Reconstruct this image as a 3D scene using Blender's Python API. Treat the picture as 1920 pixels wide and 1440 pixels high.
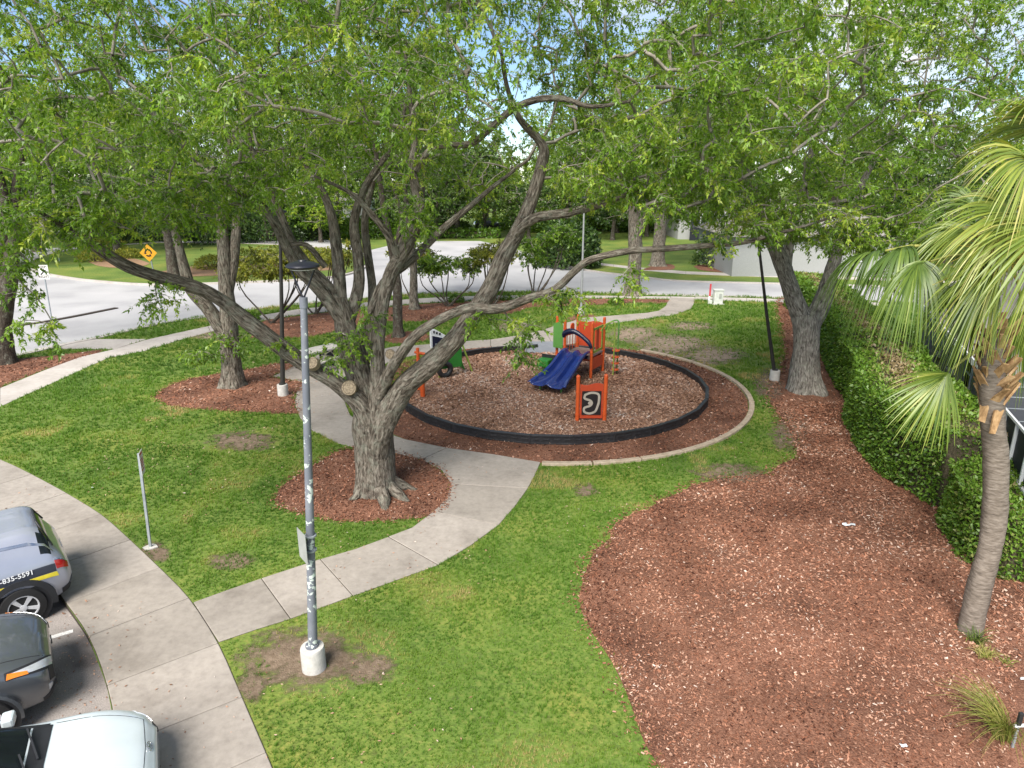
import bpy, bmesh, math, random
import numpy as np
from mathutils import Vector, Matrix, noise as mnoise
from mathutils.geometry import tessellate_polygon

random.seed(7); RNG = np.random.default_rng(11)
for o in list(bpy.data.objects): bpy.data.objects.remove(o)
SC = bpy.context.scene
COL = SC.collection
PI = math.pi
# ------------------------------------------------------------------ camera
CAM_H = 7.4; PITCH = math.radians(17.0); FOC = 1280.0
cam = bpy.data.cameras.new('camera'); camo = bpy.data.objects.new('camera', cam); COL.objects.link(camo)
cam.sensor_width = 36.0; cam.lens = 36.0*FOC/1920.0; cam.clip_end = 3000; cam.clip_start = 0.1
camo.location = (0, 0, CAM_H); camo.rotation_euler = (PI/2-PITCH, 0, 0)
SC.camera = camo
# ------------------------------------------------------------------ sky, sun, exposure
SUN_EL = math.radians(47); SUN_AZ = math.radians(205)      # azimuth measured clockwise from +Y
w = bpy.data.worlds.new("World"); SC.world = w; w.use_nodes = True
nt = w.node_tree; nt.nodes.clear()
sky = nt.nodes.new('ShaderNodeTexSky'); sky.sky_type = 'NISHITA'; sky.sun_disc = False
sky.sun_elevation = SUN_EL; sky.sun_rotation = SUN_AZ; sky.air_density = 1.0; sky.dust_density = 0.2; sky.ozone_density = 2.5; sky.altitude = 2200
bg = nt.nodes.new('ShaderNodeBackground'); bg.inputs[1].default_value = 0.08
out = nt.nodes.new('ShaderNodeOutputWorld')
tc = nt.nodes.new('ShaderNodeTexCoord'); mp = nt.nodes.new('ShaderNodeMapping'); mp.inputs['Scale'].default_value = (1.2, 1.2, 2.6); mp.inputs['Location'].default_value = (1.7, 4.4, .9)
cn = nt.nodes.new('ShaderNodeTexNoise'); cn.inputs['Scale'].default_value = 2.1; cn.inputs['Detail'].default_value = 7; cn.inputs['Roughness'].default_value = .55
cr = nt.nodes.new('ShaderNodeValToRGB'); cr.color_ramp.elements[0].position = .46; cr.color_ramp.elements[1].position = .66
mx = nt.nodes.new('ShaderNodeMixRGB'); mx.inputs[2].default_value = (6.2, 6.2, 6.3, 1)
nt.links.new(tc.outputs['Generated'], mp.inputs[0]); nt.links.new(mp.outputs[0], cn.inputs['Vector']); nt.links.new(cn.outputs[0], cr.inputs[0])
nt.links.new(cr.outputs[0], mx.inputs[0]); nt.links.new(sky.outputs[0], mx.inputs[1]); nt.links.new(mx.outputs[0], bg.inputs[0]); nt.links.new(bg.outputs[0], out.inputs[0])
sl = bpy.data.lights.new('sun', 'SUN'); sl.energy = 4.0; sl.angle = math.radians(38); sl.color = (1, .95, .87)
so = bpy.data.objects.new('sun', sl); COL.objects.link(so)
sd = Vector((math.sin(SUN_AZ)*math.cos(SUN_EL), math.cos(SUN_AZ)*math.cos(SUN_EL), math.sin(SUN_EL)))
so.rotation_euler = sd.to_track_quat('Z', 'Y').to_euler(); so.location = (0, -20, 60)
vs = SC.view_settings; vs.view_transform = 'Standard'; vs.look = 'None'; vs.exposure = 1.2; vs.gamma = 1.0; vs.use_curve_mapping = False
SC.render.engine = 'CYCLES'
cy = SC.cycles; cy.use_denoising = True; cy.max_bounces = 8; cy.diffuse_bounces = 5; cy.glossy_bounces = 3; cy.transmission_bounces = 5; cy.transparent_max_bounces = 6
try: cy.denoiser = 'OPENIMAGEDENOISE'
except Exception: pass

# ------------------------------------------------------------------ helpers: places measured in the photograph's survey
def ray(x, y):
    u = (x-960)/FOC; v = (y-720)/FOC
    return (u, math.cos(PITCH)-v*math.sin(PITCH), -math.sin(PITCH)-v*math.cos(PITCH))
def G(x, y, z=0.0):
    d = ray(x, y); t = (z-CAM_H)/d[2]; return (d[0]*t, d[1]*t)
def AT(x, y, Y):
    d = ray(x, y); t = Y/d[1]; return np.array((d[0]*t, Y, CAM_H+d[2]*t))
def DEP(p): return p[1]*math.cos(PITCH)-(p[2]-CAM_H)*math.sin(PITCH)
def GP(pts, z=0.0): return [G(x, y, z) for x, y in pts]

# ------------------------------------------------------------------ helpers: materials
def lin(r, g, b):
    f = lambda c: (c/12.92 if c <= .04045 else ((c+.055)/1.055)**2.4)
    return (f(r/255), f(g/255), f(b/255), 1)
def newmat(name):
    m = bpy.data.materials.new(name); m.use_nodes = True
    return m, m.node_tree.nodes, m.node_tree.links, m.node_tree.nodes['Principled BSDF']
def ramp(N, cols):
    r = N.new('ShaderNodeValToRGB'); e = r.color_ramp.elements
    while len(e) < len(cols): e.new(.5)
    for i, (p, c) in enumerate(cols): e[i].position = p; e[i].color = c if len(c) == 4 else (*c, 1)
    return r
def noisy(name, cols, scale=5, detail=6, rough=.85, bump=.3, bscale=None, coord='pos', stretch=(1,1,1), cols2=None, scale2=.5, metal=0, dist=.02, spec=.3, rgh=.6, coat=0, objvar=0):
    m, N, L, B = newmat(name)
    if coord == 'pos': c = N.new('ShaderNodeNewGeometry').outputs['Position']
    else: c = N.new('ShaderNodeTexCoord').outputs['UV' if coord == 'uv' else 'Object']
    mpn = N.new('ShaderNodeMapping'); mpn.inputs['Scale'].default_value = stretch; L.new(c, mpn.inputs[0])
    n = N.new('ShaderNodeTexNoise'); n.inputs['Scale'].default_value = scale; n.inputs['Detail'].default_value = detail; n.inputs['Roughness'].default_value = rgh
    L.new(mpn.outputs[0], n.inputs['Vector'])
    r = ramp(N, cols); L.new(n.outputs[0], r.inputs[0]); o = r.outputs[0]
    if cols2:
        n2 = N.new('ShaderNodeTexNoise'); n2.inputs['Scale'].default_value = scale2; n2.inputs['Detail'].default_value = 5; L.new(mpn.outputs[0], n2.inputs['Vector'])
        r2 = ramp(N, cols2); L.new(n2.outputs[0], r2.inputs[0])
        mm = N.new('ShaderNodeMixRGB'); mm.blend_type = 'MULTIPLY'; mm.inputs[0].default_value = 1
        L.new(o, mm.inputs[1]); L.new(r2.outputs[0], mm.inputs[2]); o = mm.outputs[0]
    if objvar:
        oi = N.new('ShaderNodeObjectInfo'); rv = ramp(N, [(0, (1-objvar, 1-objvar, 1-objvar*1.1, 1)), (1, (1+objvar*.5, 1+objvar*.5, 1+objvar*.5, 1))]); L.new(oi.outputs['Random'], rv.inputs[0])
        mo = N.new('ShaderNodeMixRGB'); mo.blend_type = 'MULTIPLY'; mo.inputs[0].default_value = 1; L.new(o, mo.inputs[1]); L.new(rv.outputs[0], mo.inputs[2]); o = mo.outputs[0]
    L.new(o, B.inputs['Base Color']); B.inputs['Roughness'].default_value = rough; B.inputs['Metallic'].default_value = metal
    B.inputs['Specular IOR Level'].default_value = spec; B.inputs['Coat Weight'].default_value = coat
    if bump:
        nb = N.new('ShaderNodeTexNoise'); nb.inputs['Scale'].default_value = bscale or scale*3; nb.inputs['Detail'].default_value = 6; L.new(mpn.outputs[0], nb.inputs['Vector'])
        b = N.new('ShaderNodeBump'); b.inputs['Strength'].default_value = bump; b.inputs['Distance'].default_value = dist
        L.new(nb.outputs[0], b.inputs['Height']); L.new(b.outputs[0], B.inputs['Normal'])
    return m
def plain(name, col, rough=.5, metal=0, spec=.4, coat=0, var=.12, vscale=6):
    a = tuple(c*(1-var) for c in col[:3]); b = tuple(min(1, c*(1+var)) for c in col[:3])
    return noisy(name, [(.3, a), (.7, b)], scale=vscale, rough=rough, bump=0, coord='obj', metal=metal, spec=spec, coat=coat)
def tinted(name, cols, rough=.5, trans=.0, spec=.3, tcol=None):
    """colour of each small piece (leaf, blade, chip) from its own 'tint' value"""
    m, N, L, B = newmat(name)
    a = N.new('ShaderNodeAttribute'); a.attribute_name = 'tint'
    r = ramp(N, cols); L.new(a.outputs['Fac'], r.inputs[0]); L.new(r.outputs[0], B.inputs['Base Color'])
    B.inputs['Roughness'].default_value = rough; B.inputs['Specular IOR Level'].default_value = spec
    if trans:
        t = N.new('ShaderNodeBsdfTranslucent'); ms = N.new('ShaderNodeMixShader'); ms.inputs[0].default_value = trans
        mc = N.new('ShaderNodeMixRGB'); mc.blend_type = 'MULTIPLY'; mc.inputs[0].default_value = 1; mc.inputs[2].default_value = tcol or (1.5, 1.45, .6, 1)
        L.new(r.outputs[0], mc.inputs[1]); L.new(mc.outputs[0], t.inputs['Color'])
        L.new(B.outputs[0], ms.inputs[1]); L.new(t.outputs[0], ms.inputs[2]); L.new(ms.outputs[0], N['Material Output'].inputs['Surface'])
    return m

# ------------------------------------------------------------------ helpers: objects
def wloc(o):
    v = Vector((0, 0, 0))
    while o is not None: v = v+o.location; o = o.parent
    return v
def tag(o, label=None, cat=None, group=None, kind=None):
    if label: o['label'] = label
    if cat: o['category'] = cat
    if group: o['group'] = group
    if kind: o['kind'] = kind
    return o
def empty(name, loc, label, cat, group=None, rz=0):
    o = bpy.data.objects.new(name, None); o.empty_display_size = .2; COL.objects.link(o)
    o.location = loc; o.rotation_euler = (0, 0, rz)
    return tag(o, label, cat, group)
def finish(name, me, mat, parent, smooth=False):
    if mat is not None:
        for m_ in (mat if isinstance(mat, (list, tuple)) else [mat]): me.materials.append(m_)
    if smooth: me.polygons.foreach_set('use_smooth', np.ones(len(me.polygons), dtype=bool))
    o = bpy.data.objects.new(name, me); COL.objects.link(o)
    if parent is not None: o.parent = parent
    return o
def npmesh(name, V, F, mat, parent=None, tint=None, smooth=False, uv=None, world=True):
    V = np.asarray(V, dtype=np.float32).reshape(-1, 3)
    if parent is not None and world: V = V-np.array(wloc(parent), dtype=np.float32)
    Fs = F if isinstance(F, (list, tuple)) else [F]
    Fs = [np.asarray(f, dtype=np.int32) for f in Fs if len(f)]
    me = bpy.data.meshes.new(name)
    me.vertices.add(len(V)); me.vertices.foreach_set('co', V.ravel())
    nl = sum(f.size for f in Fs); npoly = sum(len(f) for f in Fs)
    me.loops.add(nl); me.loops.foreach_set('vertex_index', np.concatenate([f.ravel() for f in Fs]))
    me.polygons.add(npoly)
    tot = np.concatenate([np.full(len(f), f.shape[1], dtype=np.int32) for f in Fs])
    st = np.concatenate([[0], np.cumsum(tot)[:-1]]).astype(np.int32)
    me.polygons.foreach_set('loop_start', st)
    try: me.polygons.foreach_set('loop_total', tot)
    except Exception: pass
    if tint is not None:
        at = me.attributes.new('tint', 'FLOAT', 'FACE'); at.data.foreach_set('value', np.asarray(tint, dtype=np.float32))
    if uv is not None:
        ul = me.uv_layers.new(name='UVMap'); ul.data.foreach_set('uv', np.asarray(uv, dtype=np.float32).ravel())
    me.update(calc_edges=True); me.validate()
    return finish(name, me, mat, parent, smooth)

class MB:
    def __init__(s): s.v = []; s.f = []
    def add(s, vs, fs):
        b = len(s.v); s.v += [tuple(v) for v in vs]; s.f += [tuple(i+b for i in f) for f in fs]; return s
    def box(s, c, d, rz=0, R=None, taper=1.0):
        x, y, z = d[0]/2, d[1]/2, d[2]/2
        vs = [Vector((sx*x*(taper if sz > 0 else 1), sy*y*(taper if sz > 0 else 1), sz*z)) for sz in (-1, 1) for sx, sy in ((-1,-1),(1,-1),(1,1),(-1,1))]
        M_ = R if R is not None else Matrix.Rotation(rz, 3, 'Z')
        return s.add([M_@v+Vector(c) for v in vs], [(3,2,1,0),(4,5,6,7),(0,1,5,4),(1,2,6,5),(2,3,7,6),(3,0,4,7)])
    def bar(s, a, b, wd, hd, up=(0,0,1)):
        a, b = Vector(a), Vector(b); d = (b-a); l = d.length; d.normalize(); u = Vector(up)
        if abs(d.dot(u)) > .98: u = Vector((0, 1, 0))
        r = d.cross(u).normalized(); u = r.cross(d)
        return s.box((a+b)/2, (l, wd, hd), R=Matrix((d, -r, u)).transposed())
    def prism(s, poly, z0, z1):
        n = len(poly)
        if sum(poly[i][0]*poly[(i+1) % n][1]-poly[(i+1) % n][0]*poly[i][1] for i in range(n)) < 0: poly = poly[::-1]
        return s.add([(x, y, z0) for x, y in poly]+[(x, y, z1) for x, y in poly],
                     [tuple(range(n-1, -1, -1)), tuple(range(n, 2*n))]+[(i, (i+1) % n, n+(i+1) % n, n+i) for i in range(n)])
    def tube(s, pts, rad, n=10, caps=True):
        pts = [Vector(p) for p in pts]; k = len(pts)
        rad = [rad]*k if not hasattr(rad, '__len__') else rad
        t0 = (pts[1]-pts[0]).normalized(); u = t0.orthogonal().normalized(); vs = []
        for i in range(k):
            t = (pts[min(i+1, k-1)]-pts[max(i-1, 0)]).normalized()
            u = (u-t*u.dot(t)).normalized(); v = t.cross(u)
            vs += [pts[i]+(u*math.cos(2*PI*j/n)+v*math.sin(2*PI*j/n))*rad[i] for j in range(n)]
        fs = [(i*n+j, i*n+(j+1) % n, (i+1)*n+(j+1) % n, (i+1)*n+j) for i in range(k-1) for j in range(n)]
        if caps: fs += [tuple(range(n-1, -1, -1)), tuple(range((k-1)*n, k*n))]
        return s.add(vs, fs)
    def lathe(s, prof, c=(0,0,0), n=20, R=None):
        c = Vector(c); k = len(prof); vs = []
        for r, z in prof:
            for j in range(n):
                p = Vector((r*math.cos(2*PI*j/n), r*math.sin(2*PI*j/n), z)); vs.append((R@p if R is not None else p)+c)
        fs = [(i*n+j, i*n+(j+1) % n, (i+1)*n+(j+1) % n, (i+1)*n+j) for i in range(k-1) for j in range(n)]
        fs += [tuple(range(n-1, -1, -1)), tuple(range((k-1)*n, k*n))]
        return s.add(vs, fs)
    def plate(s, poly, o, ux, uy, th):
        """flat plate: 2d outline in the plane (o, ux, uy), thickness th along the normal"""
        o, ux, uy = Vector(o), Vector(ux).normalized(), Vector(uy).normalized(); nn = ux.cross(uy); n = len(poly)
        if sum(poly[i][0]*poly[(i+1) % n][1]-poly[(i+1) % n][0]*poly[i][1] for i in range(n)) < 0: poly = poly[::-1]
        A = [o+ux*x+uy*y-nn*th/2 for x, y in poly]; B = [o+ux*x+uy*y+nn*th/2 for x, y in poly]
        return s.add(A+B, [tuple(range(n-1, -1, -1)), tuple(range(n, 2*n))]+[(i, (i+1) % n, n+(i+1) % n, n+i) for i in range(n)])
    def build(s, name, mat, parent=None, smooth=False, world=True, bevel=0):
        off = wloc(parent) if (parent is not None and world) else Vector((0, 0, 0))
        me = bpy.data.meshes.new(name); me.from_pydata([tuple(Vector(v)-off) for v in s.v], [], s.f); me.update()
        o = finish(name, me, mat, parent)
        if smooth: shade(me)
        if bevel:
            b = o.modifiers.new('bevel', 'BEVEL'); b.width = bevel; b.segments = 2; b.limit_method = 'ANGLE'; b.angle_limit = math.radians(40)
        return o
def shade(me, ang=40):
    me.polygons.foreach_set('use_smooth', np.ones(len(me.polygons), dtype=bool))
    try: me.set_sharp_from_angle(angle=math.radians(ang))
    except Exception: pass
def crv(pts, k=4):
    """Catmull-Rom through rows of numbers"""
    P_ = np.asarray(pts, dtype=float); Q = np.vstack([2*P_[0]-P_[1], P_, 2*P_[-1]-P_[-2]]); o = []
    for i in range(1, len(Q)-2):
        for t in np.linspace(0, 1, k, endpoint=False):
            a, b, c, d = Q[i-1], Q[i], Q[i+1], Q[i+2]
            o.append(.5*((2*b)+(-a+c)*t+(2*a-5*b+4*c-d)*t*t+(-a+3*b-3*c+d)*t**3))
    o.append(P_[-1]); return np.array(o)
def inpoly(P_, poly):
    x, y = P_[:, 0], P_[:, 1]; r = np.zeros(len(P_), bool); n = len(poly)
    for i in range(n):
        x0, y0 = poly[i]; x1, y1 = poly[(i+1) % n]
        if y0 == y1: continue
        c = ((y0 > y) != (y1 > y)) & (x < (x1-x0)*(y-y0)/(y1-y0)+x0); r ^= c
    return r
def sheet(name, poly, z, mat, parent=None, kind='structure', bumpy=0, step=.35):
    """flat or gently uneven filled outline"""
    tris = tessellate_polygon([[Vector((x, y, 0)) for x, y in poly]]); fs = []
    for t in tris:
        (x0, y0), (x1, y1), (x2, y2) = (poly[i] for i in t)
        fs.append(tuple(t) if (x1-x0)*(y2-y0)-(x2-x0)*(y1-y0) > 0 else tuple(t)[::-1])
    me = bpy.data.meshes.new(name); me.from_pydata([(x, y, z) for x, y in poly], [], fs); me.update()
    o = finish(name, me, mat, parent)
    if kind and parent is None: o['kind'] = kind
    return o
def snoise2(x, y, s, seed=0):
    """cheap smooth value noise, vectorised, 0..1"""
    x = x*s+seed*17.3; y = y*s+seed*5.1; xi = np.floor(x); yi = np.floor(y); fx = x-xi; fy = y-yi; fx = fx*fx*(3-2*fx); fy = fy*fy*(3-2*fy)
    h = lambda a, b: np.modf(np.abs(np.sin(a*127.1+b*311.7+seed)*43758.5453))[0]
    return (h(xi, yi)*(1-fx)+h(xi+1, yi)*fx)*(1-fy)+(h(xi, yi+1)*(1-fx)+h(xi+1, yi+1)*fx)*fy
def unit(a): return a/np.maximum(np.linalg.norm(a, axis=-1, keepdims=True), 1e-9)
# ------------------------------------------------------------------ materials of the setting
M_ground = noisy('lawn_soil', [(.3, (.07, .095, .02)), (.5, (.105, .165, .026)), (.7, (.17, .19, .045))], scale=9, cols2=[(.32, (.62, .72, .6)), (.5, (1, 1, 1)), (.66, (1.45, 1.15, 1.2))], scale2=.35, bump=.6, dist=.03)
M_conc = noisy('concrete', [(.25, (.235, .207, .183)), (.5, (.30, .267, .236)), (.75, (.355, .318, .282))], scale=7, detail=10, cols2=[(.3, (.72, .71, .70)), (.45, (.93, .93, .93)), (.7, (1.05, 1.05, 1.05))], scale2=.9, rough=.9, bump=.25, bscale=90, dist=.006, rgh=.7, objvar=.12)
M_conc2 = noisy('concrete_pale', [(.25, (.35, .318, .29)), (.75, (.44, .405, .375))], scale=6, cols2=[(.3, (.85, .84, .83)), (.6, (1.03, 1.03, 1.03))], scale2=1.1, rough=.9, bump=.2, bscale=80, dist=.005)
M_joint = noisy('joint_soil', [(.3, (.035, .028, .022)), (.7, (.07, .055, .045))], scale=30, bump=.3)
M_asph = noisy('parking_asphalt', [(.3, (.17, .157, .15)), (.5, (.29, .265, .25)), (.72, (.42, .385, .365))], scale=55, detail=8, cols2=[(.32, (.38, .36, .36)), (.5, (.9, .88, .87)), (.68, (1.15, 1.12, 1.1))], scale2=.8, rough=.9, bump=.6, bscale=130, dist=.008, rgh=.75)
M_road = noisy('bleached_road', [(.3, (.33, .326, .332)), (.7, (.40, .395, .397))], scale=30, detail=8, cols2=[(.33, (.78, .78, .79)), (.48, (.95, .95, .95)), (.65, (1.05, 1.04, 1.04))], scale2=.25, rough=.9, bump=.2, bscale=90, dist=.006)
M_mulch = noisy('red_mulch_base', [(.3, (.045, .018, .012)), (.5, (.185, .083, .05)), (.72, (.33, .175, .115))], scale=42, detail=7, cols2=[(.3, (.58, .56, .55)), (.52, (1, 1, 1)), (.72, (1.35, 1.36, 1.38))], scale2=.8, bump=1.0, bscale=50, dist=.03, rgh=.7)
M_fibre = noisy('play_chips_base', [(.3, (.10, .055, .035)), (.5, (.30, .17, .115)), (.72, (.43, .275, .205))], scale=40, detail=7, cols2=[(.3, (.8, .76, .74)), (.7, (1.12, 1.08, 1.06))], scale2=.45, bump=1.0, bscale=48, dist=.03, rgh=.7)
M_dirt = noisy('bare_soil', [(.28, (.10, .07, .045)), (.5, (.17, .125, .088)), (.75, (.26, .20, .15))], scale=9, detail=9, cols2=[(.3, (.75, .74, .72)), (.65, (1.1, 1.08, 1.05))], scale2=1.6, bump=.8, bscale=45, dist=.03, rgh=.7)
M_sand = noisy('pale_sand', [(.35, (.17, .12, .08)), (.55, (.27, .205, .15)), (.72, (.44, .36, .29))], scale=4, detail=9, bump=.5, bscale=40, rgh=.75)
M_line = noisy('worn_white_paint', [(.30, (.35, .33, .31)), (.5, (.70, .68, .66)), (.7, (.78, .76, .74))], scale=40, bump=.1)
CHIP_RED = tinted('red_mulch_chip', [(0, (.04, .016, .011)), (.35, (.195, .082, .048)), (.65, (.34, .17, .11)), (.9, (.48, .32, .24)), (1, (.52, .42, .36))], rough=.9, spec=.1)
CHIP_PLAY = tinted('play_wood_chip', [(0, (.07, .035, .022)), (.35, (.27, .145, .09)), (.65, (.43, .26, .18)), (.9, (.52, .37, .29)), (1, (.50, .44, .40))], rough=.9, spec=.1)
BLADE = tinted('grass_blade', [(0, (.035, .085, .008)), (.4, (.082, .178, .016)), (.75, (.145, .245, .026)), (.9, (.25, .26, .06)), (1, (.40, .32, .14))], rough=.55, trans=.3, spec=.25)

# ------------------------------------------------------------------ ground, parking bay and kerbed sidewalk
EDGE = GP([(-120, 818), (0, 862), (60, 890), (125, 925), (190, 965), (245, 1013), (300, 1065), (355, 1122), (410, 1207), (455, 1308), (500, 1412), (548, 1530), (590, 1650)])
EDGE = [(-30.5, 19.6), (-24, 18.6), (-18.5, 17.6)]+EDGE+[(-2.9, 4.2), (-2.6, 1.5), (-2.6, -3), (-2.6, -30)]
def offs(line, d):
    o = []
    for i, p in enumerate(line):
        a = Vector(line[max(i-1, 0)]); b = Vector(line[min(i+1, len(line)-1)]); t = (b-a).normalized()
        o.append((p[0]+t.y*d, p[1]-t.x*d))
    return o
KERB = offs(EDGE, 1.62)
GROUND_POLY = KERB[::-1]+[(-400, 19.6), (-400, 900), (400, 900), (400, -30)]
sheet('lawn_ground', GROUND_POLY, 0, M_ground)
PARK_POLY = offs(EDGE, 1.55)[::-1]+[(-30.5, -30)]
sheet('parking_asphalt', PARK_POLY, -.13, M_asph)
for a, b in (((40, 1212), (137, 1183)), ((-330, 1010), (-150, 960))):
    pa, pb = Vector(G(*a, -.13)), Vector(G(*b, -.13)); d = (pb-pa).normalized(); n = Vector((-d.y, d.x))*.05; pa = pa-d*4
    sheet('parking_line', [tuple(pa-n), tuple(pb-n), tuple(pb+n), tuple(pa+n)], -.126, M_line)
def shrink(poly, g):
    c = Vector((sum(p[0] for p in poly)/len(poly), sum(p[1] for p in poly)/len(poly))); o = []
    for p in poly:
        v = Vector(p)-c; l = v.length; o.append(tuple(c+v*(max(l-g, .01)/l)))
    return o
SLABS = []
def paving(name, slabs, z, mat, base_z=.003, z0=None, gap=.011):
    root = None
    for i, poly in enumerate(slabs):
        if root is None:
            cx = sum(p[0] for p in poly)/len(poly); cy_ = sum(p[1] for p in poly)/len(poly)
            mb = MB()
            for q in slabs: mb.prism(shrink(q, .002), -.09 if z0 is None else z0+.01, base_z)
            root = mb.build(name, M_joint); root['kind'] = 'structure'
        s = MB().prism(shrink(poly, gap), (z0 if z0 is not None else -.05), z).build('slab', mat, root, bevel=.012)
        s.location.z += random.uniform(-.003, .003)
        SLABS.append(poly)
    return root
def dense(line, k=3): return [tuple(p) for p in crv(line, k)]
E3 = dense(EDGE, 3); K3 = offs(E3, 1.62)
paving('sidewalk', [E3[i:i+4]+K3[i:i+4][::-1] for i in range(0, len(E3)-1, 3)], .022, M_conc, z0=-.16)
# winding path from the parking lot to the playground and round it
PATH = [[(362,1130),(425,1107),(490,1085),(545,1161),(478,1182),(410,1205)],
 [(490,1085),(545,1067),(600,1049),(662,1118),(603,1140),(545,1161)],
 [(600,1049),(665,1030),(728,1007),(822,1060),(745,1088),(662,1118)],
 [(728,1007),(772,990),(812,960),(935,985),(885,1022),(822,1060)],
 [(812,960),(836,936),(846,908),(990,916),(966,950),(935,985)],
 [(846,908),(828,882),(790,862),(838,840),(925,852),(1014,867),(1003,892),(990,916)],
 [(790,862),(740,850),(690,843),(690,800),(760,824),(838,840)],
 [(690,843),(661,839),(632,831),(586,808),(562,783),(657,779),(672,790),(690,800)],
 [(562,783),(553,758),(647,755),(657,779)],
 [(553,758),(555,738),(568,716),(640,711),(643,735),(647,755)],
 [(512,706),(560,682),(600,664),(655,668),(700,676),(672,694),(640,711),(568,716)],
 [(640,668),(697,659),(740,650),(765,669),(700,690),(655,668)],
 [(740,650),(776,648),(812,645),(812,660),(765,669)],
 [(812,645),(872,640),(920,637),(920,651),(873,655),(812,660)],
 [(920,637),(987,627),(1020,618),(1040,651),(990,652),(920,651)],
 [(1020,618),(1040,611),(1075,602),(1120,611),(1100,640),(1040,651)],
 [(1075,602),(1090,596),(1150,592),(1187,601),(1120,611)],
 [(1150,592),(1212,587),(1235,583),(1262,591),(1187,601)],
 [(1235,583),(1247,575),(1252,566),(1301,570),(1295,580),(1262,591)],
 [(1252,566),(1257,558),(1303,560),(1301,570)]]
paving('footpath', [GP(p) for p in PATH], .016, M_conc)
ROADWALK = [[(-160,795),(0,728),(0,763),(-160,840)],[(0,728),(90,692),(150,695),(60,736),(0,763)],[(90,692),(150,670),(215,666),(150,695)],[(150,670),(215,655),(272,658),(215,669)],
 [(215,655),(272,638),(330,640),(272,658)],[(272,638),(330,625),(390,612),(395,622),(330,640)],[(390,612),(485,592),(490,601),(395,622)],[(485,592),(560,580),(565,590),(490,601)],
 [(560,580),(640,572),(645,581),(565,590)],[(640,572),(700,566),(705,576),(645,581)],[(700,566),(785,560),(785,569),(705,576)],[(785,560),(865,556),(865,564),(785,569)],
 [(865,556),(950,554),(950,561),(865,564)],[(950,554),(1050,554),(1050,559),(950,561)],[(1050,554),(1150,555),(1150,559),(1050,559)],[(1150,555),(1257,556),(1257,560),(1150,559)],
 [(1257,556),(1303,557),(1303,562),(1257,560)],[(1303,556),(1400,559),(1400,565),(1303,562)],[(1400,559),(1520,563),(1520,569),(1400,565)],[(1520,563),(1650,568),(1650,574),(1520,569)]]
paving('roadside_sidewalk', [GP(p) for p in ROADWALK], .014, M_conc2)
paving('kerb_ramp', [GP([(62,655),(120,645),(182,636),(275,636),(215,655),(120,654)])], .012, M_conc2)
FARWALK = [[(1104,491),(1150,496),(1150,500),(1104,495)],[(1150,496),(1204,502),(1204,507),(1150,500)],[(1204,502),(1286,509),(1286,514),(1204,507)],[(1286,509),(1424,514),(1424,519),(1286,514)],[(1424,514),(1560,518),(1560,523),(1424,519)],[(1560,518),(1800,526),(1800,531),(1560,523)]]
paving('far_sidewalk', [GP(p) for p in FARWALK], .014, M_conc2)
# roads round the traffic circle
ROAD = GP([(-500,760),(-150,700),(25,667),(120,645),(185,632),(290,608),(385,593),(480,578),(640,562),(760,551),(865,548),(1000,546),(1150,549),(1240,552),(1450,557),(1650,565),(2000,575),
 (2000,545),(1650,538),(1456,533),(1273,528),(1199,520),(1100,508),(1040,495),(1000,478),(950,462),(900,452),(820,452),(740,458),(690,470),(640,455),(600,447),(520,450),(440,452),(300,452),(160,464),(37,466),(-120,476),(-500,500)])
sheet('road', ROAD, .004, M_road)
ISLAND = GP([(52,496),(62,507),(90,515),(130,522),(180,528),(290,535),(440,531),(560,526),(640,518),(680,503),(690,488),(650,472),(560,462),(440,458),(300,457),(200,463),(130,471),(80,483)])
sheet('traffic_island', ISLAND, .10, M_ground)
def kerb(name, line, z1, wd=.16, closed=False, mat=None, z0=-.02):
    l = list(line)+([line[0]] if closed else []); l = dense(l, 3); o = offs(l, wd); mb = MB()
    vs = [(x, y, z0) for x, y in l]+[(x, y, z1) for x, y in l]+[(x, y, z1) for x, y in o]+[(x, y, z0) for x, y in o]; n = len(l); fs = []
    for i in range(n-1):
        for a in range(3): fs.append((a*n+i, a*n+i+1, (a+1)*n+i+1, (a+1)*n+i))
    r = mb.add(vs, fs).build(name, mat or M_conc2); r['kind'] = 'structure'; return r
kerb('island_kerb', ISLAND, .13, .25, True)
kerb('road_kerb', GP([(-150,700),(25,667),(120,645),(185,632),(290,608),(385,593),(480,578),(640,562),(760,551),(865,548),(1000,546),(1150,549),(1240,552),(1450,557),(1650,565)]), .035, .3)
kerb('road_kerb', GP([(1650,538),(1456,533),(1273,528),(1199,520),(1100,508),(1040,495)]), .08, .3)
kerb('median_kerb', GP([(-200,640),(8,613),(60,607),(130,595),(215,578)]), .06, .3, mat=M_joint)
# mulch beds
def wob(poly, amp=.07, k=5, seed=1):
    l = crv(list(poly)+[poly[0]], k)[:-1]; n1 = snoise2(l[:, 0], l[:, 1], 2.3, seed)-.5; n2 = snoise2(l[:, 0], l[:, 1], 2.1, seed+3)-.5
    return [(x+a*amp*2, y+b*amp*2) for (x, y), a, b in zip(l, n1, n2)]
BEDS = {}
def bed(key, name, pix, mat, z=.008, amp=.06, smooth=True):
    p = GP(pix); p = wob(p, amp) if smooth else p; BEDS[key] = p; return sheet(name, p, z, mat)
bed('main', 'mulch_bed', [(513,938),(535,908),(590,872),(640,845),(700,843),(790,862),(826,882),(844,908),(834,945),(800,967),(740,975),(640,977),(570,967),(528,952)], M_mulch)
bed('oak2', 'mulch_bed', [(288,745),(325,721),(400,702),(470,692),(520,682),(560,684),(512,706),(568,717),(554,740),(552,760),(556,776),(480,773),(400,769),(320,761)], M_mulch)
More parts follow.
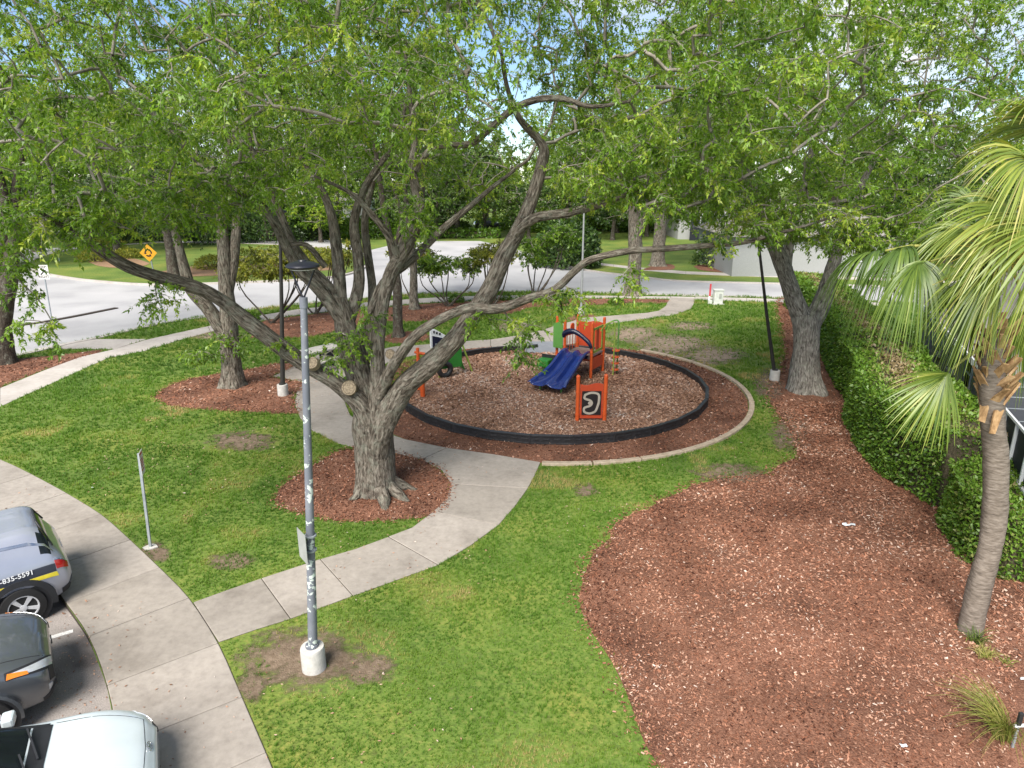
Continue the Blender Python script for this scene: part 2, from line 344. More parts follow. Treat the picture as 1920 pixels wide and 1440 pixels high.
bed('left', 'mulch_bed', [(-160,745),(-60,700),(20,676),(110,666),(196,656),(145,674),(88,692),(0,727),(-160,793)], M_mulch, amp=.02)
bed('strip', 'mulch_bed', [(470,634),(488,604),(565,592),(645,583),(705,578),(785,571),(865,566),(950,563),(1050,561),(1150,561),(1252,562),(1240,570),(1190,568),(1100,573),(1000,576),(960,588),(890,590),(800,602),(700,604),(600,628),(530,634)], M_mulch, amp=.05)
bed('small', 'mulch_bed', [(715,635),(740,624),(790,622),(808,632),(790,641),(740,644)], M_mulch)
bed('pole3', 'mulch_bed', [(1062,597),(1090,588),(1118,592),(1110,598),(1088,597),(1075,602)], M_mulch, amp=.02)
bed('far1', 'mulch_bed', [(1200,507),(1235,496),(1262,497),(1258,506)], M_mulch, z=.02)
bed('far2', 'mulch_bed', [(1300,500),(1345,488),(1400,492),(1430,503),(1380,511),(1320,508)], M_mulch, z=.02)
bed('right', 'mulch_bed', [(1260,1500),(1238,1440),(1200,1362),(1150,1242),(1110,1172),(1088,1105),(1108,1042),(1160,985),(1240,937),(1320,908),(1400,893),(1465,876),(1490,845),(1478,805),(1452,768),(1440,735),(1462,700),(1470,650),(1458,572),(1482,560),(1560,640),(1700,700),(1900,830),(2150,1000),(2500,1500)], M_mulch, amp=.10)
M_straw = noisy('pine_straw', [(.3, (.16, .09, .05)), (.7, (.34, .22, .13))], scale=14, detail=8, bump=.6, bscale=30)
bed('isl1', 'straw_bed', [(165,493),(200,484),(245,486),(280,496),(250,504),(195,503)], M_straw, z=.12)
bed('isl2', 'straw_bed', [(300,512),(380,500),(480,498),(600,497),(640,505),(560,514),(440,518),(340,521)], M_straw, z=.12)
# playground circle
PC = (1.42, 23.75); PR = 5.5; KR = 6.85
circ = lambda r, a0=0, a1=2*PI, n=64: [(PC[0]+r*math.cos(a0+(a1-a0)*i/n), PC[1]+r*math.sin(a0+(a1-a0)*i/n)) for i in range(n)]
ka0 = math.atan2(16.94-PC[1], .79-PC[0]); ka1 = math.atan2(28.9-PC[1], 5.4-PC[0])
BEDS['ring'] = circ(KR-.02); sheet('mulch_ring', circ(KR-.02), .0045, M_mulch)
BEDS['play'] = circ(PR); sheet('playground_surface', circ(PR), .05, M_fibre)
M_blackp = noisy('black_plastic', [(.3, (.012, .012, .013)), (.7, (.028, .028, .03))], scale=9, rough=.45, bump=.15, coord='obj', spec=.5)
M_kerbc = noisy('ring_kerb_concrete', [(.3, (.30, .235, .17)), (.7, (.42, .345, .265))], scale=6, bump=.2, bscale=60, dist=.006)
kr = empty('edging_kerb', (PC[0]+KR, PC[1], 0), 'tan concrete edging kerb curving round the mulch ring', 'kerb')
nk = 13
for i in range(nk):
    a0 = ka0+(ka1-ka0)*i/nk+.003; a1 = ka0+(ka1-ka0)*(i+1)/nk-.003
    pin = [(PC[0]+KR*math.cos(a0+(a1-a0)*t/5), PC[1]+KR*math.sin(a0+(a1-a0)*t/5)) for t in range(6)]
    pout = [(PC[0]+(KR+.17)*math.cos(a0+(a1-a0)*t/5), PC[1]+(KR+.17)*math.sin(a0+(a1-a0)*t/5)) for t in range(6)]
    MB().prism(pin+pout[::-1], -.05, .075).build('kerb_block', M_kerbc, kr, bevel=.015)
pb = empty('playground_border', (PC[0], PC[1]-PR, 0), 'black plastic border of linked segments ringing the playground', 'border')
nb = 28
for i in range(nb):
    a0 = 2*PI*i/nb+.06; a1 = a0+2*PI/nb; am = (a0+a1)/2
    p0 = Vector((PC[0]+PR*math.cos(a0), PC[1]+PR*math.sin(a0), 0)); p1 = Vector((PC[0]+PR*math.cos(a1), PC[1]+PR*math.sin(a1), 0))
    mid = (p0+p1)/2
    if .42*PI < am % (2*PI) < .50*PI: continue                     # the ramp's gap
    d = (p1-p0).normalized(); nrm = Vector((d.y, -d.x, 0)); L_ = (p1-p0).length
    mb = MB(); mb.bar(p0+Vector((0,0,.12))+d*.01, p1+Vector((0,0,.12))-d*.01, .075, .22)
    mb.bar(p0+Vector((0,0,.255))+d*.005, p1+Vector((0,0,.255))-d*.005, .12, .05)
    mb.bar(p0+Vector((0,0,.02))+d*.01, p1+Vector((0,0,.02))-d*.01, .11, .06)
    for k in range(4):
        c = p0+d*L_*(k+.5)/4
        for s_ in (-1, 1): mb.bar(c+nrm*s_*.046-d*.09+Vector((0,0,.15)), c+nrm*s_*.046+d*.09+Vector((0,0,.15)), .014, .05)
    mb.tube([p0+Vector((0,0,0)), p0+Vector((0,0,.292))], .05, 10)
    mb.build('border_segment', M_blackp, pb, bevel=.008)
M_ramp = noisy('ramp_plastic', [(.3, (.17, .18, .20)), (.7, (.22, .23, .25))], scale=5, rough=.6, bump=.1, coord='obj')
rp = empty('access_ramp', (*G(1035, 660), 0), 'pale grey ramp plate leading into the playground', 'ramp')
c0, c1, c2, c3 = [Vector((*G(*p), 0)) for p in ((990,651),(1046,651),(1050,664),(985,664))]
MB().add([c0+Vector((0,0,.27)), c1+Vector((0,0,.27)), c2+Vector((0,0,.06)), c3+Vector((0,0,.06)), c0, c1, c2-Vector((0,0,.05)), c3-Vector((0,0,.05))], [(3,2,1,0),(0,1,5,4),(1,2,6,5),(2,3,7,6),(3,0,4,7)]).build('ramp_plate', M_ramp, rp)
for a, b in ((c0, c3), (c1, c2)): MB().bar(a+Vector((0,0,.29)), b+Vector((0,0,.08)), .05, .06).build('side_rail', M_ramp, rp)
# worn patches in the lawn: thin sheets whose soil breaks up towards the edge
def fading(mat):
    N, L = mat.node_tree.nodes, mat.node_tree.links; B = N['Principled BSDF']
    a = N.new('ShaderNodeAttribute'); a.attribute_name = 'core'; g = N.new('ShaderNodeNewGeometry'); n = N.new('ShaderNodeTexNoise'); n.inputs['Scale'].default_value = 3.2; n.inputs['Detail'].default_value = 8; n.inputs['Roughness'].default_value = .72; L.new(g.outputs['Position'], n.inputs['Vector'])
    ad = N.new('ShaderNodeMath'); ad.operation = 'ADD'; L.new(a.outputs['Fac'], ad.inputs[0]); L.new(n.outputs[0], ad.inputs[1])
    ml_ = N.new('ShaderNodeMath'); ml_.operation = 'MULTIPLY'; ml_.inputs[1].default_value = .7; L.new(ad.outputs[0], ml_.inputs[0]); ad = ml_
    r = ramp(N, [(.60, (0, 0, 0, 1)), (.78, (1, 1, 1, 1))]); L.new(ad.outputs[0], r.inputs[0]); L.new(r.outputs[0], B.inputs['Alpha'])
fading(M_dirt); fading(M_sand)
PATCH = []
def patch(cx, cy_, rx, ry, mat, keep=.1):
    c = G(cx, cy_); ring = [G(cx+rx*math.cos(t), cy_+ry*math.sin(t)) for t in np.linspace(0, 2*PI, 33)[:-1]]; PATCH.append((c, ring, keep)); n = 32
    rings = [[(c[0]+(p[0]-c[0])*f, c[1]+(p[1]-c[1])*f) for p in ring] for f in (.33, .66, 1)]
    vs = [(*c, .004)]+[(*p, .004) for r in rings for p in r]; fs = [(0, 1+i, 1+(i+1) % n) for i in range(n)]
    for k in range(2): fs += [(1+k*n+i, 1+(k+1)*n+i, 1+(k+1)*n+(i+1) % n, 1+k*n+(i+1) % n) for i in range(n)]
    fs = [f[::-1] if (vs[f[1]][0]-vs[f[0]][0])*(vs[f[2]][1]-vs[f[0]][1])-(vs[f[2]][0]-vs[f[0]][0])*(vs[f[1]][1]-vs[f[0]][1]) < 0 else f for f in fs]
    o = MB().add(vs, fs).build('bare_soil_patch', mat); o['kind'] = 'structure'; o.location.z = .0006*len(PATCH)
    at_ = o.data.attributes.new('core', 'FLOAT', 'POINT'); at_.data.foreach_set('value', np.array([.75]+[.6]*n+[.38]*n+[0.0]*n, dtype=np.float32))
for a_ in ((565,1238,190,95,M_dirt,.04),(455,828,105,30,M_dirt,.15),(292,1036,42,32,M_dirt,.2),(432,1052,75,28,M_dirt,.8),(1097,920,34,24,M_dirt,.7),(1190,628,80,26,M_sand,.15),(1262,648,120,32,M_sand,.2),(1335,668,100,28,M_sand,.25),(1295,612,70,14,M_sand,.4),(970,614,75,16,M_sand,.5),(400,629,95,14,M_sand,.5),(1440,725,45,50,M_dirt,.3),(1480,812,60,60,M_dirt,.3),(690,1255,85,45,M_dirt,.4),(470,1290,45,50,M_dirt,.4),(1365,888,110,30,M_dirt,.5)): patch(*a_)
# ------------------------------------------------------------------ small pieces: grass blades and chips
def tufts(P_, nb, hgt, wd, lean, tint, zz):
    n = len(P_); a = RNG.uniform(0, 2*PI, (n, nb)); ln = RNG.uniform(.3, 1, (n, nb))*lean[:, None]
    h = hgt[:, None]*RNG.uniform(.6, 1.15, (n, nb)); off = RNG.uniform(0, 1, (n, nb))*wd[:, None]*2.2; a2 = RNG.uniform(0, 2*PI, (n, nb))
    bx = P_[:, None, 0]+np.cos(a2)*off; by = P_[:, None, 1]+np.sin(a2)*off
    px_, py_ = -np.sin(a)*wd[:, None]/2, np.cos(a)*wd[:, None]/2
    tip = np.stack([bx+np.cos(a)*h*ln, by+np.sin(a)*h*ln, zz[:, None]+h*np.sqrt(np.maximum(1-(ln*.9)**2, .05))], -1)
    z0 = np.broadcast_to(zz[:, None], bx.shape)-.004
    V = np.stack([np.stack([bx-px_, by-py_, z0], -1), np.stack([bx+px_, by+py_, z0], -1), tip], 2).reshape(-1, 3)
    t = np.clip(tint[:, None]+RNG.normal(0, .10, (n, nb)), 0, 1).ravel()
    return V, np.arange(len(V)).reshape(-1, 3), t
ROADS_X = [ROAD]
HARD = SLABS+[GP([(62,655),(120,645),(182,636),(275,636),(215,655),(120,654)])]
GRASS_POLY = offs(E3, -.03)[::-1]+[(-400, 19.6), (-400, 900), (400, 900), (400, -30)]
def lawn_points(n, box, dens):
    P_ = RNG.uniform((box[0], box[2]), (box[1], box[3]), (n, 2)); d = np.hypot(P_[:, 0], P_[:, 1])
    area = (box[1]-box[0])*(box[3]-box[2]); keep = RNG.uniform(0, 1, n) < dens(d)*area/n
    keep &= np.abs(P_[:, 0]) < .78*P_[:, 1]+1.2
    P_ = P_[keep]; ok = inpoly(P_, GRASS_POLY)
    for q in HARD+[BEDS['play']]+ROADS_X: ok &= ~inpoly(P_, q)
    u = RNG.uniform(0, 1, len(P_))
    for k_, q in BEDS.items():
        if k_ == 'ring':
            r = np.hypot(P_[:, 0]-PC[0], P_[:, 1]-PC[1]); ok &= ~((r < KR+.18) & (P_[:, 0] > PC[0]-5.2)); continue
        ok &= ~inpoly(P_+RNG.normal(0, .07, P_.shape), q)
    for c_, q, kp in PATCH:
        i_ = np.nonzero(inpoly(P_, q))[0]
        if not len(i_): continue
        rad_ = np.mean([math.hypot(a-c_[0], b-c_[1]) for a, b in q]); ang = np.arctan2(P_[i_, 1]-c_[1], P_[i_, 0]-c_[0]); qa = np.array([math.atan2(b-c_[1], a-c_[0]) for a, b in q]); qr = np.array([math.hypot(a-c_[0], b-c_[1]) for a, b in q]); o_ = np.argsort(qa)
        rr_ = np.hypot(P_[i_, 0]-c_[0], P_[i_, 1]-c_[1])/np.interp(ang, qa[o_], qr[o_], period=2*PI); nz = snoise2(P_[i_, 0], P_[i_, 1], 2.6, 7)
        ok[i_] &= u[i_] < kp+(1-kp)*np.clip((rr_-.45+(nz-.5)*.5)*1.8, 0, 1)
    return P_[ok]
dens = lambda d: np.where(d < 12, 480, np.where(d < 48, 480*(12/d)**1.9, 0))
GPTS = np.concatenate([lawn_points(230000, (-16, 16, 5, 20), dens), lawn_points(350000, (-36, 34, 20, 48), dens)])
gd = np.hypot(GPTS[:, 0], GPTS[:, 1]); sc_ = np.clip(gd/11, .85, 4)**.8
n1 = snoise2(GPTS[:, 0], GPTS[:, 1], .55, 3); n2 = snoise2(GPTS[:, 0], GPTS[:, 1], 1.7, 5); n3 = snoise2(GPTS[:, 0], GPTS[:, 1], .22, 9)
dry = np.clip((n1*.6+n2*.4-.60)*2.4, 0, .4)
for cx, cy_, rr in [(*G(330, 800), 3), (*G(1330, 720), 6), (*G(1240, 640), 5), (*G(620, 1200), 2.2), (*G(470, 1080), 2), (*G(1420, 880), 2.5), (*G(480, 1270), 1.5)]:
    dry += .28*np.exp(-((GPTS[:, 0]-cx)**2+(GPTS[:, 1]-cy_)**2)/rr**2)*np.clip(n2*2-.3, 0, 1)
gt = .38+.26*(n2-.5)+.25*(n3-.5)+dry+.12*(snoise2(GPTS[:, 0], GPTS[:, 1], 5.5, 31)-.5)
hv = .62+.75*snoise2(GPTS[:, 0], GPTS[:, 1], 2.8, 21)
V, F, T = tufts(GPTS, 6, .055*sc_*hv, .0095*sc_, np.full(len(GPTS), .9), gt, np.zeros(len(GPTS)))
npmesh('grass', V, F, BLADE, tint=T)['kind'] = 'stuff'
tag(bpy.data.objects['grass'], 'short green lawn grass with dry yellowish patches', 'grass')
# chips
def chips(name, poly, dens_, mat, z, box=None, label=None, tmean=.42, ln=(.025, .065), out=0):
    p = np.array(poly); x0, y0 = p.min(0); x1, y1 = p.max(0)
    if box: x0, x1, y0, y1 = max(x0, box[0]), min(x1, box[1]), max(y0, box[2]), min(y1, box[3])
    n = int((x1-x0)*(y1-y0)*dens_); P_ = RNG.uniform((x0, y0), (x1, y1), (n, 2))
    P_ = P_[inpoly(P_, poly) & (np.abs(P_[:, 0]) < .78*P_[:, 1]+1.0)]
    if name == 'ring':
        r = np.hypot(P_[:, 0]-PC[0], P_[:, 1]-PC[1]); P_ = P_[(r > PR+.06) & (P_[:, 0] > PC[0]-7)]
        for q in SLABS: P_ = P_[~inpoly(P_, q)]
    n = len(P_); d = np.hypot(P_[:, 0], P_[:, 1]); s = np.clip(d/12, .8, 3)**.55
    L_ = RNG.uniform(*ln, n)*s; W_ = L_*RNG.uniform(.22, .5, n); a = RNG.uniform(0, 2*PI, n)
    dx = np.stack([np.cos(a), np.sin(a), RNG.normal(0, .3, n)], -1)*L_[:, None]/2
    dy = np.stack([-np.sin(a), np.cos(a), RNG.normal(0, .45, n)], -1)*W_[:, None]/2
    c = np.stack([P_[:, 0], P_[:, 1], z+RNG.uniform(.004, .025, n)], -1)
    k = RNG.uniform(.4, 1, n)[:, None]
    V = np.stack([c-dx-dy*k, c+dx*k-dy, c+dx+dy*k, c-dx*k+dy], 1).reshape(-1, 3)
    lo = snoise2(P_[:, 0], P_[:, 1], 1.1, 4)
    t = np.clip(RNG.normal(tmean, .2, n)+(lo-.5)*.5, 0, 1)
    t = np.where(RNG.uniform(0, 1, n) < .012, RNG.uniform(.85, 1, n), t)
    return V, np.arange(4*n).reshape(-1, 4), t
def spill(poly, per_m, sig, z=.02, tmean=.4):
    """chips kicked out over the edge of a bed"""
    p = np.array(list(poly)+[poly[0]]); ln = np.linalg.norm(np.diff(p, axis=0), axis=1); n = int(ln.sum()*per_m); k = RNG.choice(len(ln), n, p=ln/ln.sum()); t = RNG.uniform(0, 1, n)[:, None]
    P_ = p[k]*(1-t)+p[k+1]*t+RNG.normal(0, sig, (n, 2)); P_ = P_[np.abs(P_[:, 0]) < .78*P_[:, 1]+1]; n = len(P_)
    L_ = RNG.uniform(.025, .06, n)*np.clip(np.hypot(P_[:, 0], P_[:, 1])/12, .8, 3)**.5; a = RNG.uniform(0, 2*PI, n); W_ = L_*RNG.uniform(.25, .5, n)
    dx = np.stack([np.cos(a), np.sin(a), RNG.normal(0, .2, n)], -1)*L_[:, None]/2; dy = np.stack([-np.sin(a), np.cos(a), RNG.normal(0, .3, n)], -1)*W_[:, None]/2; c = np.stack([P_[:, 0], P_[:, 1], np.full(n, z)+RNG.uniform(0, .02, n)], -1)
    return np.stack([c-dx-dy, c+dx-dy, c+dx+dy, c-dx+dy], 1).reshape(-1, 3), np.arange(4*n).reshape(-1, 4), np.clip(RNG.normal(tmean, .22, n), 0, 1)
def chipset(name, items, mat, label):
    Vs, Fs, Ts, b = [], [], [], 0
    for it in items:
        V, F, T = it; Vs.append(V); Fs.append(F+b); Ts.append(T); b += len(V)
    o = npmesh(name, np.concatenate(Vs), np.concatenate(Fs), mat, tint=np.concatenate(Ts)); tag(o, label, 'mulch', kind='stuff')
chipset('mulch_chips', [chips('right', BEDS['right'], 640, CHIP_RED, .01, box=(-1, 14, 5, 22)), chips('right', BEDS['right'], 120, CHIP_RED, .01, box=(-1, 18, 22, 40)), chips('main', BEDS['main'], 380, CHIP_RED, .01, tmean=.36),
  chips('oak2', BEDS['oak2'], 170, CHIP_RED, .01, tmean=.36), chips('left', BEDS['left'], 110, CHIP_RED, .01, tmean=.36), chips('strip', BEDS['strip'], 60, CHIP_RED, .01, tmean=.36), chips('small', BEDS['small'], 80, CHIP_RED, .01, tmean=.36), chips('ring', BEDS['ring'], 230, CHIP_RED, .008, tmean=.36), spill(BEDS['right'], 90, .13), spill(BEDS['main'], 70, .09), spill(BEDS['oak2'], 50, .1)], CHIP_RED, 'red shredded wood mulch lying in the planting beds')
chipset('playground_chips', [chips('play', BEDS['play'], 420, CHIP_PLAY, .05, tmean=.5, ln=(.035, .08))], CHIP_PLAY, 'tan wood chips covering the playground floor')

# fallen leaves strewn over the lawn, the paths and along the kerb
nf = 4200; FP = np.concatenate([RNG.uniform((-12, 6), (9, 30), (nf, 2)), np.array(KERB)[RNG.integers(6, 18, 700)]*0+np.array([KERB[i] for i in RNG.integers(5, 17, 700)])+RNG.normal(0, .5, (700, 2))+np.array([-.35, -.25])])
fok = np.abs(FP[:, 0]) < .78*FP[:, 1]+1; fok &= snoise2(FP[:, 0], FP[:, 1], .5, 12) > .38; FP = FP[fok]
zf = np.where(inpoly(FP, GRASS_POLY), .035, np.where(inpoly(FP, KERB[::-1]+[(-400, 19.6), (-400, 900), (400, 900), (400, -30)]), .028, -.122))
for q in SLABS[18:40]: zf = np.where(inpoly(FP, q), .022, zf)
n_ = len(FP); a = RNG.uniform(0, 2*PI, n_); L_ = RNG.uniform(.03, .07, n_)*np.clip(np.hypot(FP[:, 0], FP[:, 1])/13, .8, 2)**.6; W_ = L_*RNG.uniform(.3, .5, n_)
dx = np.stack([np.cos(a), np.sin(a), RNG.normal(0, .12, n_)], -1)*L_[:, None]/2; dy = np.stack([-np.sin(a), np.cos(a), RNG.normal(0, .2, n_)], -1)*W_[:, None]/2; c = np.stack([FP[:, 0], FP[:, 1], zf+.004], -1)
npmesh('fallen_leaves', np.stack([c-dx, c-dy, c+dx, c+dy], 1).reshape(-1, 3), np.arange(4*n_).reshape(-1, 4), CHIP_PLAY, tint=RNG.uniform(.1, 1, n_))['kind'] = 'stuff'
tag(bpy.data.objects['fallen_leaves'], 'dry brown leaves scattered on lawn, path and kerb', 'leaves')
# ------------------------------------------------------------------ trees
def bark(name, cols, lich=.0):
    m, N, L, B = newmat(name)
    uv = N.new('ShaderNodeTexCoord'); mpn = N.new('ShaderNodeMapping'); mpn.inputs['Scale'].default_value = (1, .2, 1); L.new(uv.outputs['UV'], mpn.inputs[0])
    n = N.new('ShaderNodeTexNoise'); n.inputs['Scale'].default_value = 22; n.inputs['Detail'].default_value = 8; n.inputs['Roughness'].default_value = .65; n.inputs['Distortion'].default_value = .6
    L.new(mpn.outputs[0], n.inputs['Vector']); r = ramp(N, cols); L.new(n.outputs[0], r.inputs[0])
    g = N.new('ShaderNodeNewGeometry'); n2 = N.new('ShaderNodeTexNoise'); n2.inputs['Scale'].default_value = 5; n2.inputs['Detail'].default_value = 9; n2.inputs['Roughness'].default_value = .75; L.new(g.outputs['Position'], n2.inputs['Vector'])
    r2 = ramp(N, [(.50, (0, 0, 0, 1)), (.64, (1, 1, 1, 1))]); L.new(n2.outputs[0], r2.inputs[0])
    mc = N.new('ShaderNodeMixRGB'); mc.inputs[2].default_value = (.24, .25, .20, 1); ml = N.new('ShaderNodeMath'); ml.operation = 'MULTIPLY'; ml.inputs[1].default_value = .55
    L.new(r2.outputs[0], ml.inputs[0]); L.new(ml.outputs[0], mc.inputs[0]); L.new(r.outputs[0], mc.inputs[1]); L.new(mc.outputs[0], B.inputs['Base Color'])
    B.inputs['Roughness'].default_value = .95; B.inputs['Specular IOR Level'].default_value = .15
    b = N.new('ShaderNodeBump'); b.inputs['Strength'].default_value = 1.0; b.inputs['Distance'].default_value = .09; L.new(n.outputs[0], b.inputs['Height']); L.new(b.outputs[0], B.inputs['Normal'])
    return m
BARK = bark('oak_bark', [(.34, (.03, .024, .018)), (.48, (.125, .104, .083)), (.64, (.29, .255, .21))])
BARK_R = bark('young_oak_bark', [(.32, (.04, .027, .019)), (.5, (.135, .092, .066)), (.68, (.22, .17, .13))])
BARK_G = bark('grey_oak_bark', [(.34, (.045, .04, .034)), (.48, (.19, .172, .15)), (.64, (.40, .375, .335))])
BARK_D = bark('dark_bark', [(.3, (.03, .023, .018)), (.7, (.13, .105, .085))])
TWIG = noisy('twig_bark', [(.3, (.12, .105, .085)), (.7, (.34, .31, .265))], scale=6, bump=0, rough=.9, spec=.1)
CUT = noisy('cut_wood', [(.3, (.13, .10, .07)), (.7, (.36, .29, .20))], scale=30, bump=.3)
CUTD = noisy('decayed_heartwood', [(.3, (.03, .02, .012)), (.7, (.15, .105, .065))], scale=14, bump=.6)
LEAF = tinted('oak_leaf', [(0, (.032, .068, .010)), (.3, (.082, .165, .016)), (.6, (.155, .275, .026)), (.85, (.235, .365, .04)), (1, (.34, .41, .06))], rough=.38, trans=.46, spec=.5)
LEAF_D = tinted('dark_leaf', [(0, (.014, .032, .009)), (.5, (.036, .075, .015)), (.85, (.08, .14, .026)), (1, (.14, .20, .04))], rough=.4, trans=.22, spec=.4)
LEAF_Y = tinted('golden_leaf', [(0, (.07, .09, .015)), (.5, (.19, .22, .028)), (.85, (.32, .32, .045)), (1, (.42, .38, .07))], rough=.45, trans=.35, spec=.3)

def tubes_np(chains, rads, sides, start=0):
    """chains (N,k,3), rads (N,k): open tubes; returns verts, quads, uv"""
    C = np.asarray(chains, float); R_ = np.asarray(rads, float); N_, k, _ = C.shape
    t = np.empty_like(C); t[:, 1:-1] = C[:, 2:]-C[:, :-2]; t[:, 0] = C[:, 1]-C[:, 0]; t[:, -1] = C[:, -1]-C[:, -2]; t = unit(t)
    ref = np.where(np.abs(t[..., 2:3]) < .92, np.array([0, 0, 1.0]), np.array([0, 1.0, 0])); u = unit(np.cross(t, ref)); v = np.cross(t, u)
    a = np.arange(sides)*2*PI/sides
    V = C[:, :, None]+R_[:, :, None, None]*(np.cos(a)[:, None]*u[:, :, None]+np.sin(a)[:, None]*v[:, :, None])
    i, j, q = np.meshgrid(np.arange(N_), np.arange(k-1), np.arange(sides), indexing='ij')
    id_ = lambda ii, jj, qq: ii*k*sides+jj*sides+qq % sides
    F = np.stack([id_(i, j, q), id_(i, j, q+1), id_(i, j+1, q+1), id_(i, j+1, q)], -1).reshape(-1, 4)+start
    return V.reshape(-1, 3), F
def limb_tube(pts, rad, sides=14, flare=0, seed=0, zbase=0):
    """one limb with uneven, fluted surface; returns verts, quads, uv per loop"""
    P_ = np.asarray(pts, float); k = len(P_); t = unit(np.gradient(P_, axis=0)); u = np.zeros_like(P_); x = np.cross(t[0], [0, -1.0, 0.01])
    u[0] = unit(np.array([0, 1.0, .0])-t[0]*t[0][1])
    for i in range(1, k): u[i] = unit(u[i-1]-t[i]*np.dot(u[i-1], t[i]))
    v = np.cross(t, u); a = np.arange(sides+1)*2*PI/sides
    ln = np.concatenate([[0], np.cumsum(np.linalg.norm(np.diff(P_, axis=0), axis=1))]); rs = random.random()*50
    V = np.zeros((k, sides, 3))
    for i in range(k):
        for j in range(sides):
            c, s = math.cos(a[j]), math.sin(a[j])
            f = 1+.16*(mnoise.noise((c*1.3+rs, s*1.3, ln[i]*1.1+seed)))+.07*mnoise.noise((c*3.1+rs, s*3.1, ln[i]*3.0+seed))
            if flare:
                zz = max(P_[i][2]-zbase, 0); f *= 1+flare*math.exp(-zz/.30)*(1+.55*math.cos(5*a[j]+rs)+.3*math.cos(3*a[j]+1+rs))
            V[i, j] = P_[i]+rad[i]*f*(c*u[i]+s*v[i])
    F, UV = [], []
    rm = float(np.mean(rad))
    for i in range(k-1):
        for j in range(sides):
            F.append((i*sides+j, i*sides+(j+1) % sides, (i+1)*sides+(j+1) % sides, (i+1)*sides+j))
            u0, u1 = a[j]*rm, a[j+1]*rm; UV += [(u0, ln[i]), (u1, ln[i]), (u1, ln[i+1]), (u0, ln[i+1])]
    return V.reshape(-1, 3), np.array(F), np.array(UV)
def leaves3_np(p, d, n, L_, W_):
    """slim three-cornered leaves for the dense crowns"""
    s = unit(np.cross(d, n)); m = p+d*L_[:, None]*.25; V = np.stack([m+s*W_[:, None]/2, p+d*L_[:, None]-n*(L_*.12)[:, None], m-s*W_[:, None]/2], 1)
    return V.reshape(-1, 3), np.arange(3*len(p)).reshape(-1, 3)
def leaves_np(p, d, n, L_, W_):
    """diamond leaves, slightly cupped"""
    s = unit(np.cross(d, n)); m = p+d*L_[:, None]*.45
    c = n*(W_*.18)[:, None]
    V = np.stack([p, m+s*W_[:, None]/2+c, p+d*L_[:, None]-n*(L_*.12)[:, None], m-s*W_[:, None]/2+c], 1)
    return V.reshape(-1, 3), np.arange(4*len(p)).reshape(-1, 4)
def limb_from(pix, k=4):
    """(px, py, width in px, Y) rows -> smooth rows x,y,z,r"""
    rows = []
    for x, y, wd, Y in pix:
        p = AT(x, y, Y); rows.append((*p, wd/2*DEP(p)/FOC))
    return crv(rows, k)
